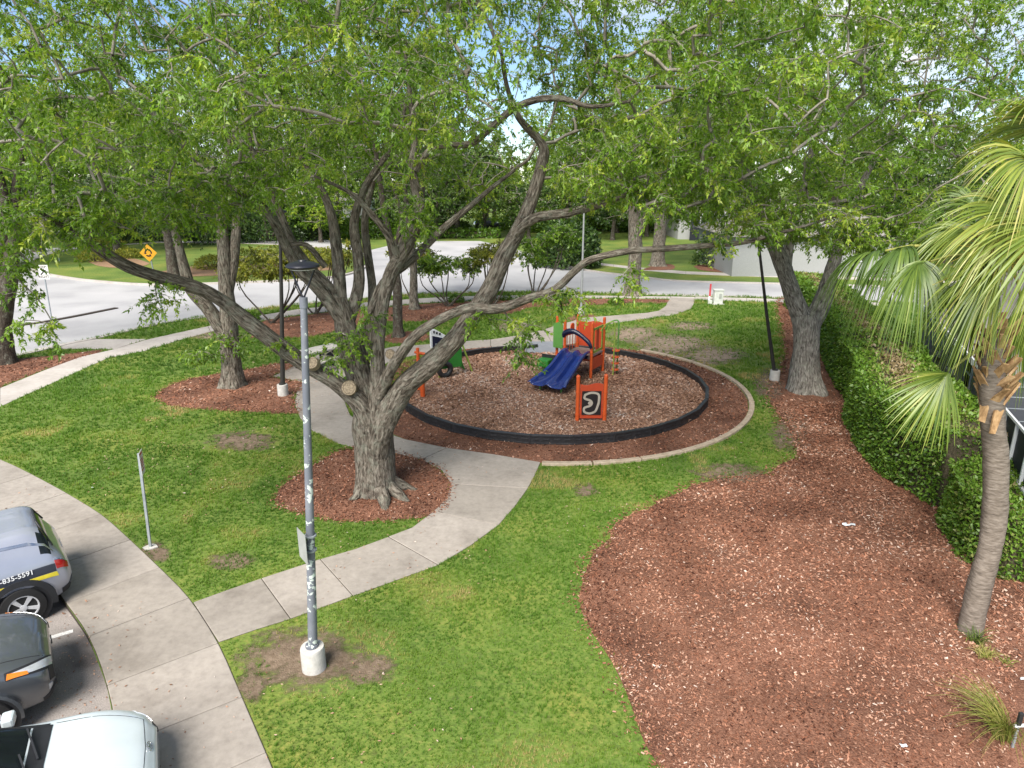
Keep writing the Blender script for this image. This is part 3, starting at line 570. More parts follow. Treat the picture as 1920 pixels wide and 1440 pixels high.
def grow(root, limbs, attr, leaf, matL, matB, nl=14, nt_=5, lsize=(.095, .036), tl=.36, droop=.35, tmean=.5, tvar=.2, r0=.0052, kmin=3, sides_main=14, flare=.35, twigs=True, maxd=None, avoid_low=1.5, rcap=.034):
    """limbs: arrays x,y,z,r; attr: clump centres. Children of root: trunk (> bare limbs) and crown."""
    base = np.array(root.location)
    Vs, Fs, UVs, b = [], [], [], 0
    nodes, par, rad = [], [], []
    for li, lm in enumerate(limbs):
        V, F, UV = limb_tube(lm[:, :3], lm[:, 3], sides=sides_main if lm[0, 3] > .05 else 8, flare=flare if li == 0 else 0, seed=li*7.7, zbase=base[2])
        Vs.append(V); Fs.append(F+b); UVs.append(UV); b += len(V)
        for q, row in enumerate(lm):
            if row[2]-base[2] > avoid_low and q > len(lm)*.35: nodes.append(row[:3]); rad.append(row[3])
    nodes = list(nodes); NP = np.array(nodes); A = np.asarray(attr, float)
    d0 = np.min(np.linalg.norm(A[:, None]-NP[None], axis=2), axis=1); A = A[np.argsort(d0)]
    cap = len(A)*3+len(NP); ND = np.zeros((cap, 3)); ND[:len(NP)] = NP; n_ = len(NP); pa = np.full(cap, -1)
    rr = np.zeros(cap); chains = []
    for p in A:
        dv = ND[:n_]-p; dd = np.sqrt((dv**2).sum(1))+.5*np.maximum(dv[:, 2], 0)
        i = int(np.argmin(dd)); q = ND[i]; v = p-q; l = np.linalg.norm(v)+1e-6
        side = unit(np.cross(v, [.3, .2, 1.0]))
        m1 = q+v*.35+np.array([0, 0, l*.05])+side*RNG.normal(0, .05)*l; m2 = q+v*.7+np.array([0, 0, l*.04])+side*RNG.normal(0, .05)*l
        ids = [i]
        for m_ in (m1, m2, p): ND[n_] = m_; pa[n_] = ids[-1]; ids.append(n_); n_ += 1
        chains.append(ids)
    cnt = np.zeros(cap)
    for ids in chains: cnt[ids[-1]] += 1
    for i in range(n_-1, len(NP)-1, -1):
        if pa[i] >= 0: cnt[pa[i]] += cnt[i]
    rr = np.minimum(r0*np.sqrt(np.maximum(cnt, 1))*1.0, rcap)
    ch = np.array([[ND[i] for i in ids] for ids in chains]); cr_ = np.array([[min(rr[ids[1]]*1.15, rr[ids[0]] if ids[0] >= len(NP) else 9), rr[ids[1]], rr[ids[2]], rr[ids[3]]] for ids in chains])
    tv, tf = tubes_np(ch, cr_, 4)
    trunk = npmesh('trunk', np.concatenate(Vs), np.concatenate(Fs), matB, root, uv=np.concatenate(UVs), smooth=True)
    # leafy twigs round every clump centre
    n = len(A); a = RNG.uniform(0, 2*PI, (n, nt_)); el = RNG.uniform(-.9, .75, (n, nt_))
    outd = unit(np.stack([A[:, 0]-base[0], A[:, 1]-base[1], np.zeros(n)], -1))
    d = np.stack([np.cos(a)*np.cos(el), np.sin(a)*np.cos(el), np.sin(el)], -1)+outd[:, None]*.35; d[..., 2] -= droop*.5; d = unit(d)
    tlen = tl*RNG.uniform(.5, 1.3, (n, nt_)); P0 = np.broadcast_to(A[:, None], d.shape); mid = P0+d*tlen[..., None]*.5; end = P0+d*tlen[..., None]; end = end-np.array([0, 0, 1.0])*droop*tlen[..., None]*.45
    tw = np.stack([P0, mid, end], 2).reshape(-1, 3, 3)
    if twigs:
        tv2, tf2 = tubes_np(tw, np.tile(np.array([r0*.7, r0*.5, r0*.25]), (len(tw), 1)), 3, len(tv)); tv = np.concatenate([tv, tv2]); tfs = [tf, tf2]
    else: tfs = [tf]
    npmesh('branches', tv, np.concatenate(tfs), TWIG, root, smooth=True)['kind'] = 'stuff'
    u = RNG.uniform(.12, 1.05, (n*nt_, nl)); x0, x1, x2 = tw[:, None, 0], tw[:, None, 1], tw[:, None, 2]; uu = u[..., None]
    lp = (1-uu)**2*x0+2*uu*(1-uu)*x1+uu**2*x2
    td = unit(2*(1-uu)*(x1-x0)+2*uu*(x2-x1)); ld = td*.75+RNG.normal(0, .62, lp.shape); ld[..., 2] -= .18; ld = unit(ld)
    nn = RNG.normal(0, .5, lp.shape)+np.array([0, -.12, 1.0]); nn = unit(nn-ld*(nn*ld).sum(-1, keepdims=True))
    k = lp.shape[0]*nl; Ls = RNG.uniform(.7, 1.25, k)*lsize[0]; Ws = Ls*lsize[1]/lsize[0]*RNG.uniform(.8, 1.2, k)
    LV, LF = (leaves3_np if leaf == 'slim' else leaves_np)(lp.reshape(-1, 3), ld.reshape(-1, 3), nn.reshape(-1, 3), Ls, Ws)
    cl = np.repeat(np.clip(RNG.normal(tmean, tvar, n), 0, 1), nt_*nl); tt = np.clip(cl+RNG.normal(0, .13, k), 0, 1)
    npmesh('crown', LV, LF, matL, root, tint=tt)['kind'] = 'stuff'
    return trunk
def blob(n, c, r, ok=None, shell=0):
    """n points filling an uneven ellipsoid"""
    o = []; tries = 0
    while len(o) < n:
        tries += 1
        p = RNG.normal(0, 1, (n*3, 3)); p = unit(p)*(RNG.uniform(shell**3, 1, (n*3, 1))**(1/3)); p = p*np.array(r)+np.array(c)
        f = np.array([mnoise.noise((q[0]*.55, q[1]*.55, q[2]*.75)) for q in p]); p = p[f > (-.10 if tries < 8 and n > 40 else -9)]
        if ok is not None: p = p[ok(p)]
        o += list(p)
    return np.array(o[:n])
# ---- the big oak in front of the playground
Y0 = 15.25
mb_ = (*G(705, 922), 0); oak = empty('oak_tree', (mb_[0], Y0, 0), 'large spreading oak with many bare limbs in front of the playground', 'tree')
ML = [limb_from([(705,940,104,Y0),(704,905,98,Y0),(702,860,92,Y0),(700,815,90,Y0),(698,780,86,Y0),(694,748,58,Y0),(690,720,16,Y0)]),
 limb_from([(700,860,34,15.1),(696,810,54,15.05),(680,765,54,15.0),(655,737,46,14.95),(615,708,41,14.8),(580,688,41,14.7),(540,660,44,14.6),(500,630,43,14.4),(460,600,41,14.3),(415,563,38,14.1),(370,540,36,13.9),(300,520,33,13.6),(240,500,31,13.3),(190,470,28,13.1),(155,445,24,12.9),(120,425,15,12.7),(70,395,9,12.3)]),
 limb_from([(706,905,26,15.15),(707,860,48,15.05),(714,815,60,14.95),(730,772,62,14.9),(760,722,60,14.8),(800,688,58,14.7),(850,640,52,14.6),(885,592,50,14.6),(920,540,46,14.6),(945,480,45,14.7),(975,425,40,14.8),(1000,365,35,14.9),(1015,310,30,15),(1020,284,26,15),(1010,262,22,15),(985,236,19,14.8),(968,212,16,14.6),(950,160,12,14.3),(940,100,9,14)]),
 limb_from([(960,445,22,14.7),(1000,410,24,14.5),(1060,400,22,14.3),(1110,388,18,14.1),(1150,375,12,13.9),(1210,350,8,13.6)]),
 limb_from([(712,740,36,14.9),(735,690,30,14.5),(762,650,28,14.2),(790,620,26,14.1),(840,592,25,14.0),(885,577,25,13.9),(930,580,25,13.8),(990,560,22,13.7),(1040,543,20,13.6),(1080,506,20,13.5),(1110,486,18,13.4),(1180,471,17,13.3),(1250,466,16,13.2),(1330,460,14,13.1),(1400,453,12,13),(1480,432,9,12.9),(1570,405,6,12.8),(1640,385,4,12.7)]),
 limb_from([(704,770,46,15.1),(708,700,38,15.1),(709,640,32,15.1),(716,580,31,15.1),(730,520,33,15.1),(748,485,34,15.1),(772,440,30,15.2),(786,400,26,15.3),(778,350,22,15.4),(772,310,19,15.5),(778,260,15,15.6),(770,190,12,15.7),(760,100,8,15.8)]),
 limb_from([(780,320,15,15.4),(812,277,15,15.3),(880,270,16,15.1),(920,240,16,14.9),(962,205,16,14.7),(1010,186,15,14.5),(1060,186,13,14.3),(1110,200,10,14.1),(1180,190,7,13.9)]),
 limb_from([(690,590,16,15.3),(720,530,20,15.4),(770,488,20,15.5),(830,430,17,15.7),(880,388,13,15.9),(925,350,10,16.1),(990,300,6,16.4)]),
 limb_from([(690,770,70,15.3),(672,700,64,15.4),(655,640,58,15.4),(643,590,46,15.5),(636,560,36,15.6)]),
 limb_from([(650,610,34,15.4),(600,545,29,15.3),(560,505,25,15.2),(537,462,24,15.1),(512,412,23,15),(482,380,19,14.9),(455,365,14,14.8),(400,330,9,14.6)]),
 limb_from([(655,610,28,15.5),(622,545,24,15.6),(585,505,23,15.7),(556,468,20,15.8),(540,435,18,15.9),(525,398,18,16),(505,350,17,16),(482,310,14,16),(465,250,10,16),(450,170,7,16)]),
 limb_from([(640,580,32,15.6),(636,520,29,15.7),(630,460,26,15.8),(622,405,22,15.9),(600,350,16,16),(560,290,11,16.1)]),
 limb_from([(652,610,32,15.6),(672,540,27,15.8),(672,480,25,16),(664,420,22,16.1),(680,360,18,16.2),(710,310,15,16.3),(742,268,11,16.5),(760,200,8,16.6)]),
 limb_from([(680,690,34,15.6),(695,600,24,16),(698,540,21,16.3),(690,480,19,16.6),(684,410,17,16.8),(700,340,12,17)]),
 limb_from([(745,480,18,15),(728,440,18,14.8),(695,400,15,14.6),(665,368,13,14.4),(635,350,9,14.2),(590,330,6,14)]),
 limb_from([(535,460,10,15.1),(575,460,12,15.2),(610,500,14,15.4)])]
for i_, lm_ in enumerate(ML): lm_[:, 3] *= .80 if i_ == 0 else (.71 if i_ in (1, 2, 4) else .78)
def z_ok(p):
    side = np.clip((np.abs(p[:, 0]+1.0)-3.5)/5, 0, 1)
    lo = np.where(p[:, 1] < 15, 8.15-1.35*side, 7.0-.6*side)
    gap = ((p[:, 0]+.3*(p[:, 1]-14)-.2)**2/1.5+(p[:, 2]-9.4)**2/2.2) < 1     # an open window in the crown
    return (p[:, 2] > lo) & ~gap
oa = [blob(1050, (-5.2, 13.6, 9.9), (7.2, 5.6, 3.4), z_ok), blob(640, (2.2, 14.2, 10.1), (5.0, 4.8, 3.2), z_ok), blob(420, (-2.5, 18.2, 9.4), (7.5, 3.6, 3.4), z_ok)]
def sprays(*rows):
    for x, y, Y, n, rx, rz in rows: oa.append(blob(n, AT(x, y, Y), (rx, rx, rz)))
sprays((60,415,12.2,34,1.3,.5),(150,400,12.6,30,1.1,.45),(250,385,13.2,30,1.2,.5),(350,370,13.6,26,1.1,.5),(420,345,14,22,1.0,.5),(20,470,12,8,.5,.4),(40,575,12,6,.35,.5),(300,555,13.4,7,.35,.35),(95,620,12,4,.25,.2),(1220,330,13.2,46,1.5,.7),(1120,330,13.7,28,1.0,.6),(1290,290,13.2,40,1.2,.9),
  (1060,560,13.5,9,.6,.25),(965,610,13.6,7,.5,.3),(985,665,13.6,4,.2,.25),(900,600,13.8,4,.4,.2),(560,320,14.5,20,1.0,.5),(760,390,14.6,8,.5,.4),(800,400,14.6,8,.5,.35),(480,330,14.6,18,.9,.5),(660,620,15.0,7,.3,.5),(620,670,14.7,4,.25,.2),(530,640,14.4,3,.2,.2),(690,585,14.8,3,.2,.2),(1180,520,13.2,4,.35,.3),(1350,440,13,4,.4,.2),(1540,400,12.8,8,.6,.3),(1450,420,12.9,5,.5,.25))
grow(oak, ML, np.concatenate(oa), 'slim', LEAF, BARK, nl=25, nt_=5, lsize=(.095, .040), tl=.42, tmean=.62, sides_main=18, avoid_low=3.2, droop=.5, flare=.05)
# pruned stubs and roots of the big oak
def stub(x, y, Y, r, dirv, ln=.16):
    p = Vector(AT(x, y, Y)); d = Vector(dirv).normalized(); R = d.to_track_quat('Z', 'Y').to_matrix()
    s = MB().lathe([(r*1.15, -ln), (r*1.05, -.02), (r, 0), (r*.72, .004)], p, 16, R).build('pruned_stub', CUT, oak, smooth=True)
    MB().lathe([(r*.80, .0), (r*.80, .008), (r*.5, -.03), (r*.2, -.02)], p, 14, R).build('heartwood', CUTD, s)
stub(654, 728, 14.66, .155, (.15, -1, .25)); stub(584, 680, 14.42, .13, (-.1, -.9, .5)); stub(732, 665, 14.88, .10, (.2, -1, .2), .3)
rv, rf_, ru, rb_ = [], [], [], 0
for a, l, r in ((-1.15, .85, .15), (-.55, .8, .14), (-2.35, .35, .10), (.1, .7, .12)):
    c = np.array((oak.location.x, Y0, 0)); d = np.array((math.cos(a), math.sin(a), 0)); sd = np.array((-d[1], d[0], 0))
    rows = crv([(*(c+d*.22+[0, 0, .55]), r*1.2), (*(c+d*.42+[0, 0, .24]), r*1.15), (*(c+d*(.5+l*.25)+sd*.03+[0, 0, .06]), r*.95), (*(c+d*(.52+l*.55)-sd*.03+[0, 0, -.02]), r*.6), (*(c+d*(.55+l*.8)+[0, 0, -.07]), r*.3)], 4)
    V, F, UV = limb_tube(rows[:, :3], rows[:, 3], 10, seed=a*9); rv.append(V); rf_.append(F+rb_); ru.append(UV); rb_ += len(V)
npmesh('roots', np.concatenate(rv), np.concatenate(rf_), BARK, oak, uv=np.concatenate(ru), smooth=True)
# ---- second oak beside the dark lamp post, left of the path
p = G(437, 728); oak2 = empty('oak_tree', (p[0], p[1]+.3, 0), 'forked oak in the mulch bed left of the picnic table', 'tree'); Y2 = p[1]+.3
grow(oak2, [limb_from([(437,738,42,Y2),(434,690,36,Y2),(431,640,33,Y2),(428,590,30,Y2),(424,540,27,Y2),(420,480,24,Y2),(416,410,20,Y2),(420,340,15,Y2),(430,260,10,Y2)]),
  limb_from([(430,640,26,Y2),(408,605,27,Y2-.1),(388,575,25,Y2-.2),(360,545,22,Y2-.4),(345,500,18,Y2-.5),(330,440,14,Y2-.6),(310,360,10,Y2-.8)]),
  limb_from([(426,560,18,Y2),(436,500,19,Y2+.1),(442,440,18,Y2+.2),(448,380,14,Y2+.3),(470,310,9,Y2+.5)])],
  np.concatenate([blob(520, (p[0]-.5, Y2, 10.0), (5.6, 4.6, 3.3), lambda q: q[:, 2] > 6.9), blob(8, AT(430, 640, Y2-.4), (.5, .4, .5)), blob(7, AT(385, 665, Y2-.5), (.5, .4, .4))]), None, LEAF, BARK, nl=10, nt_=5, lsize=(.14, .058), tl=.5, tmean=.5, avoid_low=2)
# ---- oak at the left edge
p = G(5, 684); oak3 = empty('oak_tree', (p[0], p[1]+.3, 0), 'oak with leaning fork at the left end of the sidewalk', 'tree'); Y3 = p[1]+.3
grow(oak3, [limb_from([(2,694,50,Y3),(2,640,38,Y3),(4,600,34,Y3),(12,550,30,Y3),(22,490,26,Y3),(26,430,22,Y3),(30,350,16,Y3),(50,260,10,Y3)]),
  limb_from([(4,600,26,Y3),(-8,540,24,Y3),(-2,480,22,Y3),(12,420,18,Y3-.2),(0,330,12,Y3-.4),(-40,240,8,Y3-.6)])],
  blob(430, (p[0]+.6, Y3, 10.6), (6.0, 5.2, 3.9), lambda q: q[:, 2] > 7.3), None, LEAF, BARK_D, nl=10, nt_=5, lsize=(.15, .062), tl=.52, tmean=.48, avoid_low=2)
# ---- oak on the right by the hedge
p = G(1511, 738); oak4 = empty('oak_tree', (p[0], p[1]+.35, 0), 'grey trunked oak forking low beside the long hedge', 'tree'); Y4 = p[1]+.35
def ok4(q):
    gap = ((q[:, 0]-15.5)**2/3.4+(q[:, 2]-14.2)**2/2.2) < 1
    lo = 5.7+.9*np.clip((12-q[:, 0])/6, 0, 1)+np.clip((21-q[:, 1])*.12, 0, 1)
    return (q[:, 2] > lo) & ~gap
grow(oak4, [limb_from([(1511,744,58,Y4),(1511,715,54,Y4),(1511,680,50,Y4),(1512,640,48,Y4),(1512,605,54,Y4),(1512,585,50,Y4)]),
  limb_from([(1508,610,38,Y4),(1490,562,33,Y4),(1470,505,30,Y4),(1448,450,27,Y4-.1),(1425,390,22,Y4-.2),(1400,320,16,Y4-.4),(1370,230,10,Y4-.6)]),
  limb_from([(1518,610,38,Y4),(1545,560,33,Y4),(1560,505,25,Y4),(1578,445,20,Y4-.1),(1600,380,15,Y4-.2),(1640,300,10,Y4-.4),(1700,210,7,Y4-.6)]),
  limb_from([(1474,510,18,Y4),(1482,450,17,Y4+.2),(1500,380,14,Y4+.3),(1520,290,10,Y4+.4),(1540,180,7,Y4+.5)]),
  limb_from([(1440,430,10,Y4),(1480,400,10,Y4-1.5),(1540,385,9,Y4-3),(1620,370,7,Y4-4)])],
  np.concatenate([blob(1500, (10.6, 22.0, 10.3), (7.2, 5.6, 4.9), ok4), blob(200, (5.6, 21.5, 9.6), (2.8, 3.2, 3.2), lambda q: q[:, 2] > 6.9), blob(70, AT(1400, 385, 21), (2.2, 2, .7)), blob(70, AT(1570, 420, 20.5), (2.0, 1.6, .8)), blob(60, AT(1680, 430, 20), (1.8, 1.6, .8)), blob(30, AT(1470, 430, 22), (1.2, 1, .5)), blob(40, AT(1300, 370, 20), (1.4, 1.2, .6))]), 'slim', LEAF, BARK_G, nl=19, nt_=5, lsize=(.12, .05), tl=.48, tmean=.64, sides_main=16, avoid_low=2.2)
# ---- oaks by the road
def mid_oak(px_, py_, wpx, label, crown, n, mat=LEAF, bk=BARK, fork=None, lsize=.2, tmean=.45, dz=0, zmin=5.5, nl=9):
    g_ = G(px_, py_); r = wpx/2*DEP((g_[0], g_[1], 1))/FOC; t = empty('oak_tree', (g_[0], g_[1]+r, 0), label, 'tree', 'oaks along the road')
    x, y = g_[0], g_[1]+r; h = crown[2]
    a = random.uniform(0, 6); lm = [crv([(x, y, -.05, r*1.15), (x, y, 1, r), (x+.05, y, 2.4, r*.95), (x+.1*math.cos(a), y, 4, r*.85), (x+.4*math.cos(a), y+.3*math.sin(a), 6, r*.6), (x+.8*math.cos(a), y+.6*math.sin(a), h, r*.3)], 4),
      crv([(x, y, 3.4, r*.7), (x-.5*math.cos(a), y-.3, 4.6, r*.6), (x-1.3*math.cos(a), y-.8*math.sin(a), 6.2, r*.45), (x-2.2*math.cos(a), y-1.4*math.sin(a), h, r*.2)], 4),
      crv([(x, y, 4.2, r*.5), (x+.3, y+.6, 5.6, r*.4), (x+.9*math.sin(a), y+1.4, 7.5, r*.2)], 4)]
    grow(t, lm, blob(n, (x+crown[0], y+crown[1], crown[2]), crown[3:], lambda q: q[:, 2] > zmin), None, mat, bk, nl=nl, nt_=5, lsize=(lsize, lsize*.45), tl=.75, tmean=tmean, r0=.012, avoid_low=2.5, rcap=.1)
    return t
mid_oak(1188, 556, 27, 'thick trunked oak where the footpath meets the road', (0, 0, 10.5, 7, 6, 4.6), 460, zmin=5.8)
mid_oak(1235, 500, 24, 'oak on the far lawn beyond the road', (0, 0, 11.5, 7.5, 7, 5), 380, lsize=.26, zmin=5.6)
mid_oak(746, 633, 18, 'slim straight oak in the small mulch patch behind the big oak', (-1, 0, 10.5, 5, 5, 3.8), 300, zmin=7.6, bk=BARK_D)
mid_oak(776, 581, 15, 'slim oak in the long mulch bed beside the roadside sidewalk', (0, 0, 10.8, 5.5, 5, 4), 300, zmin=7.0, bk=BARK)
mid_oak(322, 522, 20, 'dark oak on the traffic island behind the diamond sign', (1.5, 0, 9.0, 7, 6, 6.0), 520, lsize=.26, mat=LEAF_D, bk=BARK_D, tmean=.55, zmin=2.6)
mid_oak(218, 478, 14, 'slender tree leaning on the traffic island', (-1, 0, 10, 5.5, 5, 4.5), 260, lsize=.28, bk=BARK_D, zmin=5)
# ------------------------------------------------------------------ tree line, shrubs, hedges, palm
def copy_tree(o, parent=None):
    c = o.copy(); COL.objects.link(c); c.parent = parent
    for ch in list(o.children): copy_tree(ch, c)
    return c
def far_tree(name, label, loc, h, r, n, mat, group, tmean, zmin, lsize=.42, cat='tree', nl=8):
    t = empty(name, loc, label, cat, group); x, y, z = loc; tr = .02*h+.06; a = random.uniform(0, 6)
    lm = [crv([(x, y, z-.1, tr*1.2), (x, y, z+h*.15, tr), (x+.2, y, z+h*.35, tr*.8), (x+.5*math.cos(a), y+.5*math.sin(a), z+h*.6, tr*.5), (x+.5*math.cos(a), y+.3, z+h*.85, tr*.2)], 3),
      crv([(x, y, z+h*.28, tr*.6), (x-.8*math.cos(a), y-.5, z+h*.42, tr*.5), (x-r*.45*math.cos(a), y-r*.4*math.sin(a), z+h*.62, tr*.25)], 3)]
    grow(t, lm, blob(n, (x, y, z+h*.62), (r, r, h*.42), lambda q: q[:, 2] > z+zmin), None, mat, BARK_D, nl=nl, nt_=5, lsize=(lsize, lsize*.5), tl=1.1, tmean=tmean, tvar=.2, r0=.02, sides_main=8, avoid_low=h*.2, twigs=False, rcap=.12)
    return t
GRP = 'tree line beyond the roundabout'
LB = {0: 'tall leafy oak in the tree line beyond the roundabout', 1: 'dark dense tree in the tree line beyond the roundabout', 2: 'bright yellowish green tree in the tree line beyond the roundabout'}
tmpl = [far_tree('background_tree', LB[0], (-30, 92, 0), 15, 7, 190, LEAF, GRP, .42, 3.5), far_tree('background_tree', LB[1], (-10, 96, 0), 13, 6.5, 200, LEAF_D, GRP, .6, 1.6), far_tree('background_tree', LB[2], (14, 94, 0), 12, 6, 180, LEAF, GRP, .7, 2.2), far_tree('background_tree', LB[0], (32, 98, 0), 17, 7.5, 210, LEAF, GRP, .5, 4)]
KIND = [0, 1, 2, 0]
spots = []
for i in range(15):
    x = -98+i*13.5+random.uniform(-4, 4)
    spots.append((x, random.uniform(84, 112)))
spots += [(-62, 72), (-48, 70), (-36, 74), (-55, 86), (-24, 84), (38, 78), (50, 70), (44, 92), (64, 80), (30, 66), (38, 60), (56, 58), (-75, 60), (-44, 58), (-58, 52), (8, 118), (-3, 122), (20, 116), (4, 104), (-12, 100), (14, 106), (-4, 112)]
for i, (x, y) in enumerate(spots):
    k = random.choice((0, 0, 1, 2, 3)) if y > 80 else random.choice((0, 1, 1, 3))
    o = copy_tree(tmpl[k]); s = random.uniform(.75, 1.1); o.location = (x, y, 0); o.scale = (s*random.uniform(.9, 1.15), s, s); o.rotation_euler.z = random.uniform(0, 6.28)
    o['label'] = LB[KIND[k]]; o['group'] = GRP
for i, (x, y, s) in enumerate(((-9, 84, .62), (-3.5, 88, .7), (2, 84, .6), (7, 87, .66), (12, 83, .62), (17, 88, .7), (-16, 88, .7), (-22, 80, .66))):
    o = copy_tree(tmpl[2 if i % 2 else 1]); o.location = (x, y, 0); o.scale = (s*1.15, s, s); o.rotation_euler.z = random.uniform(0, 6.28); o['label'] = 'low broad tree closing the view beyond the roundabout'; o['group'] = 'low trees beyond the roundabout'
# large clipped dark shrubs and low bushes
def bush(name, label, c, r, n, mat, tmean, lsize=.12, group=None, cat='shrub', flat=None):
    t = empty(name, (c[0], c[1], c[2] if len(c) > 2 else 0), label, cat, group); z0 = t.location.z
    th = RNG.uniform(0, 2*PI, n); u = RNG.uniform(-.25, 1, n); rr = np.sqrt(np.maximum(1-u*u, 0)); sc = RNG.uniform(.72, 1.06, n)
    d = np.stack([np.cos(th)*rr, np.sin(th)*rr, u], -1); lump = 1+.16*np.array([mnoise.noise(tuple(q*2.3+c[0])) for q in d])
    P_ = np.array([c[0], c[1], z0+r[2]*.25])+d*np.array([r[0], r[1], r[2]*.8])*(sc*lump)[:, None]; P_[:, 2] = np.maximum(P_[:, 2], z0+.03)
    ld = unit(d*.7+RNG.normal(0, .6, d.shape)); nn = unit(d+RNG.normal(0, .5, d.shape)); nn = unit(nn-ld*(nn*ld).sum(-1, keepdims=True))
    L_ = RNG.uniform(.7, 1.3, n)*lsize; V, F = leaves_np(P_, ld, nn, L_, L_*.5)
    npmesh('foliage', V, F, mat, t, tint=np.clip(RNG.normal(tmean, .2, n), 0, 1))['kind'] = 'stuff'
    st = MB()
    for k in range(6):
        a = k*1.05; st.tube([(c[0]+.05*math.cos(a), c[1]+.05*math.sin(a), z0-.03), (c[0]+r[0]*.3*math.cos(a), c[1]+r[1]*.3*math.sin(a), z0+r[2]*.35), (c[0]+r[0]*.6*math.cos(a), c[1]+r[1]*.6*math.sin(a), z0+r[2]*.7)], [.05*r[2], .035*r[2], .012*r[2]], 6)
    st.build('stems', BARK_D, t)
    return t
for i, (px_, py_, rx, rz, lab) in enumerate([(505, 452, 4.2, 4.6, 'large dark green shrub behind the golden tree, left one'), (575, 448, 3.6, 4.2, 'large dark green shrub behind the golden tree, right one'), (415, 455, 3.8, 4.4, 'large dark shrub behind the forked oak'), (255, 452, 4.0, 3.8, 'dark shrub at the back of the roundabout left of the diamond sign'), (180, 450, 4.0, 4.6, 'dark shrub mass on the far left beyond the road'), (1065, 500, 2.6, 3.6, 'dark rounded evergreen at the road corner behind the slide')]):
    g_ = G(px_, py_); bush('dark_shrub', lab, g_, (rx, rx, rz), 5200, LEAF_D, .5, .34)
und = [bush('undergrowth_shrub', 'leafy undergrowth shrub at the foot of the tree line', (-40, 88), (4, 3, 3.4), 2400, LEAF, .2, .4, 'undergrowth below the tree line'), bush('undergrowth_shrub', 'leafy undergrowth shrub at the foot of the tree line', (-31, 90), (4.4, 3, 2.6), 2400, LEAF, .38, .4, 'undergrowth below the tree line')]
for i in range(22):
    x = -62+i*4.6+random.uniform(-1.5, 1.5)
    if -7 < x < 6 and i % 2: continue
    o = copy_tree(und[i % 2]); s = random.uniform(.7, 1.25); o.location = (x, random.uniform(86, 97)+(8 if x > 10 else 0), 0); o.scale = (s, s, s*random.uniform(.8, 1.2)); o.rotation_euler.z = random.uniform(0, 6.28)
g_ = G(1348, 498); bush('trimmed_bush', 'rounded bush on the far lawn across the road', g_, (2.2, 2.0, 2.6), 3800, LEAF_D, .68, .2)
for px_, py_, r, lab in ((178, 492, .9, 'low yellowish shrub at the left end of the traffic island'), (240, 486, .8, 'low shrub on the island left of the diamond sign'), (455, 500, 1.2, 'golden ground shrub on the island beside the forked oak'), (520, 497, 1.3, 'golden ground shrub on the island behind the lamp head'), (590, 500, 1.3, 'golden ground shrub on the right part of the island'), (400, 506, .9, 'low tan shrub under the dark island oak'), (205, 470, 1.1, 'grassy shrub at the rear of the island')):
    g_ = G(px_, py_); bush('island_shrub', lab, (*g_, .1), (r*1.6, r*1.1, r*1.1), 1400, LEAF_Y, .6, .16)
for px_, py_, r, lab in ((940, 562, .55, 'small green shrub under the lowest oak limb, nearest the roadside'), (985, 566, .6, 'low rounded shrub in the long mulch bed behind the playground'), (1030, 562, .5, 'small shrub beside the far lamp post'), (470, 600, .4, 'small sprig shrub at the left end of the long mulch bed'), (855, 567, .4, 'tiny shrub at the foot of the golden ornamental tree'), (1155, 572, .4, 'small dark shrub beside the thick roadside oak')):
    g_ = G(px_, py_); bush('bed_shrub', lab, g_, (r*1.2, r, r), 700, LEAF, .4, .10)
# golden multi-stemmed ornamental trees along the road
def multi(px_, py_, label, crowns, nst=6, mat=LEAF_Y, tm=.55):
    g_ = G(px_, py_); t = empty('ornamental_tree', (*g_, 0), label, 'tree', 'small ornamental trees in the long bed'); at_ = [blob(n_, AT(cx, cy_, g_[1]+dy), (rx, rx*.8, rz)) for cx, cy_, dy, rx, rz, n_ in crowns]
    at_ = np.concatenate(at_); lm = []
    for k in range(nst):
        tgt = at_[RNG.integers(len(at_))]; b = np.array([g_[0]+random.uniform(-.12, .12), g_[1]+random.uniform(-.12, .12), -.03]); v = tgt-b; kn = b+np.array([v[0]*.42, v[1]*.42, v[2]*.24])+RNG.normal(0, .06, 3); kn2 = b+np.array([v[0]*.85, v[1]*.85, v[2]*.6])+RNG.normal(0, .12, 3)
        lm.append(crv([(*b, .055), (*kn, .042), (*kn2, .03), (*tgt, .012)], 3))
    grow(t, lm, at_, None, mat, BARK_D, nl=10, nt_=5, lsize=(.15, .075), tl=.42, tmean=tm, r0=.006, sides_main=8, flare=0, avoid_low=.8, rcap=.02)
multi(512, 606, 'golden leaved multi-stemmed tree left of the front lamp head', [(490, 490, 0, 1.9, .75, 90), (450, 505, 0, .9, .6, 30), (555, 480, .6, 1.1, .6, 40)])
multi(590, 588, 'golden leaved multi-stemmed tree half hidden behind the big oak', [(600, 480, .5, 1.3, .6, 45), (650, 470, .5, 1.0, .6, 30), (560, 505, 0, .8, .4, 20)])
multi(842, 574, 'thin stemmed ornamental tree with open crown right of the big oak', [(840, 485, 0, 1.3, .7, 50), (800, 500, 0, 1.0, .5, 35), (880, 495, 0, .8, .6, 30)], mat=LEAF)
multi(925, 572, 'yellow green ornamental tree behind the large right limb', [(905, 480, 0, 1.2, .7, 55), (940, 470, .3, 1.0, .6, 40)], tm=.42)
multi(1000, 560, 'green multi-stemmed tree standing behind the slide beside the road', [(1000, 470, .4, 1.6, .9, 70), (1050, 450, .4, 1.3, .9, 60)], mat=LEAF, tm=.42)
multi(770, 560, 'small golden sapling between the two slim oaks', [(755, 480, .5, .9, .6, 30), (790, 470, .5, .8, .5, 24)], nst=3)
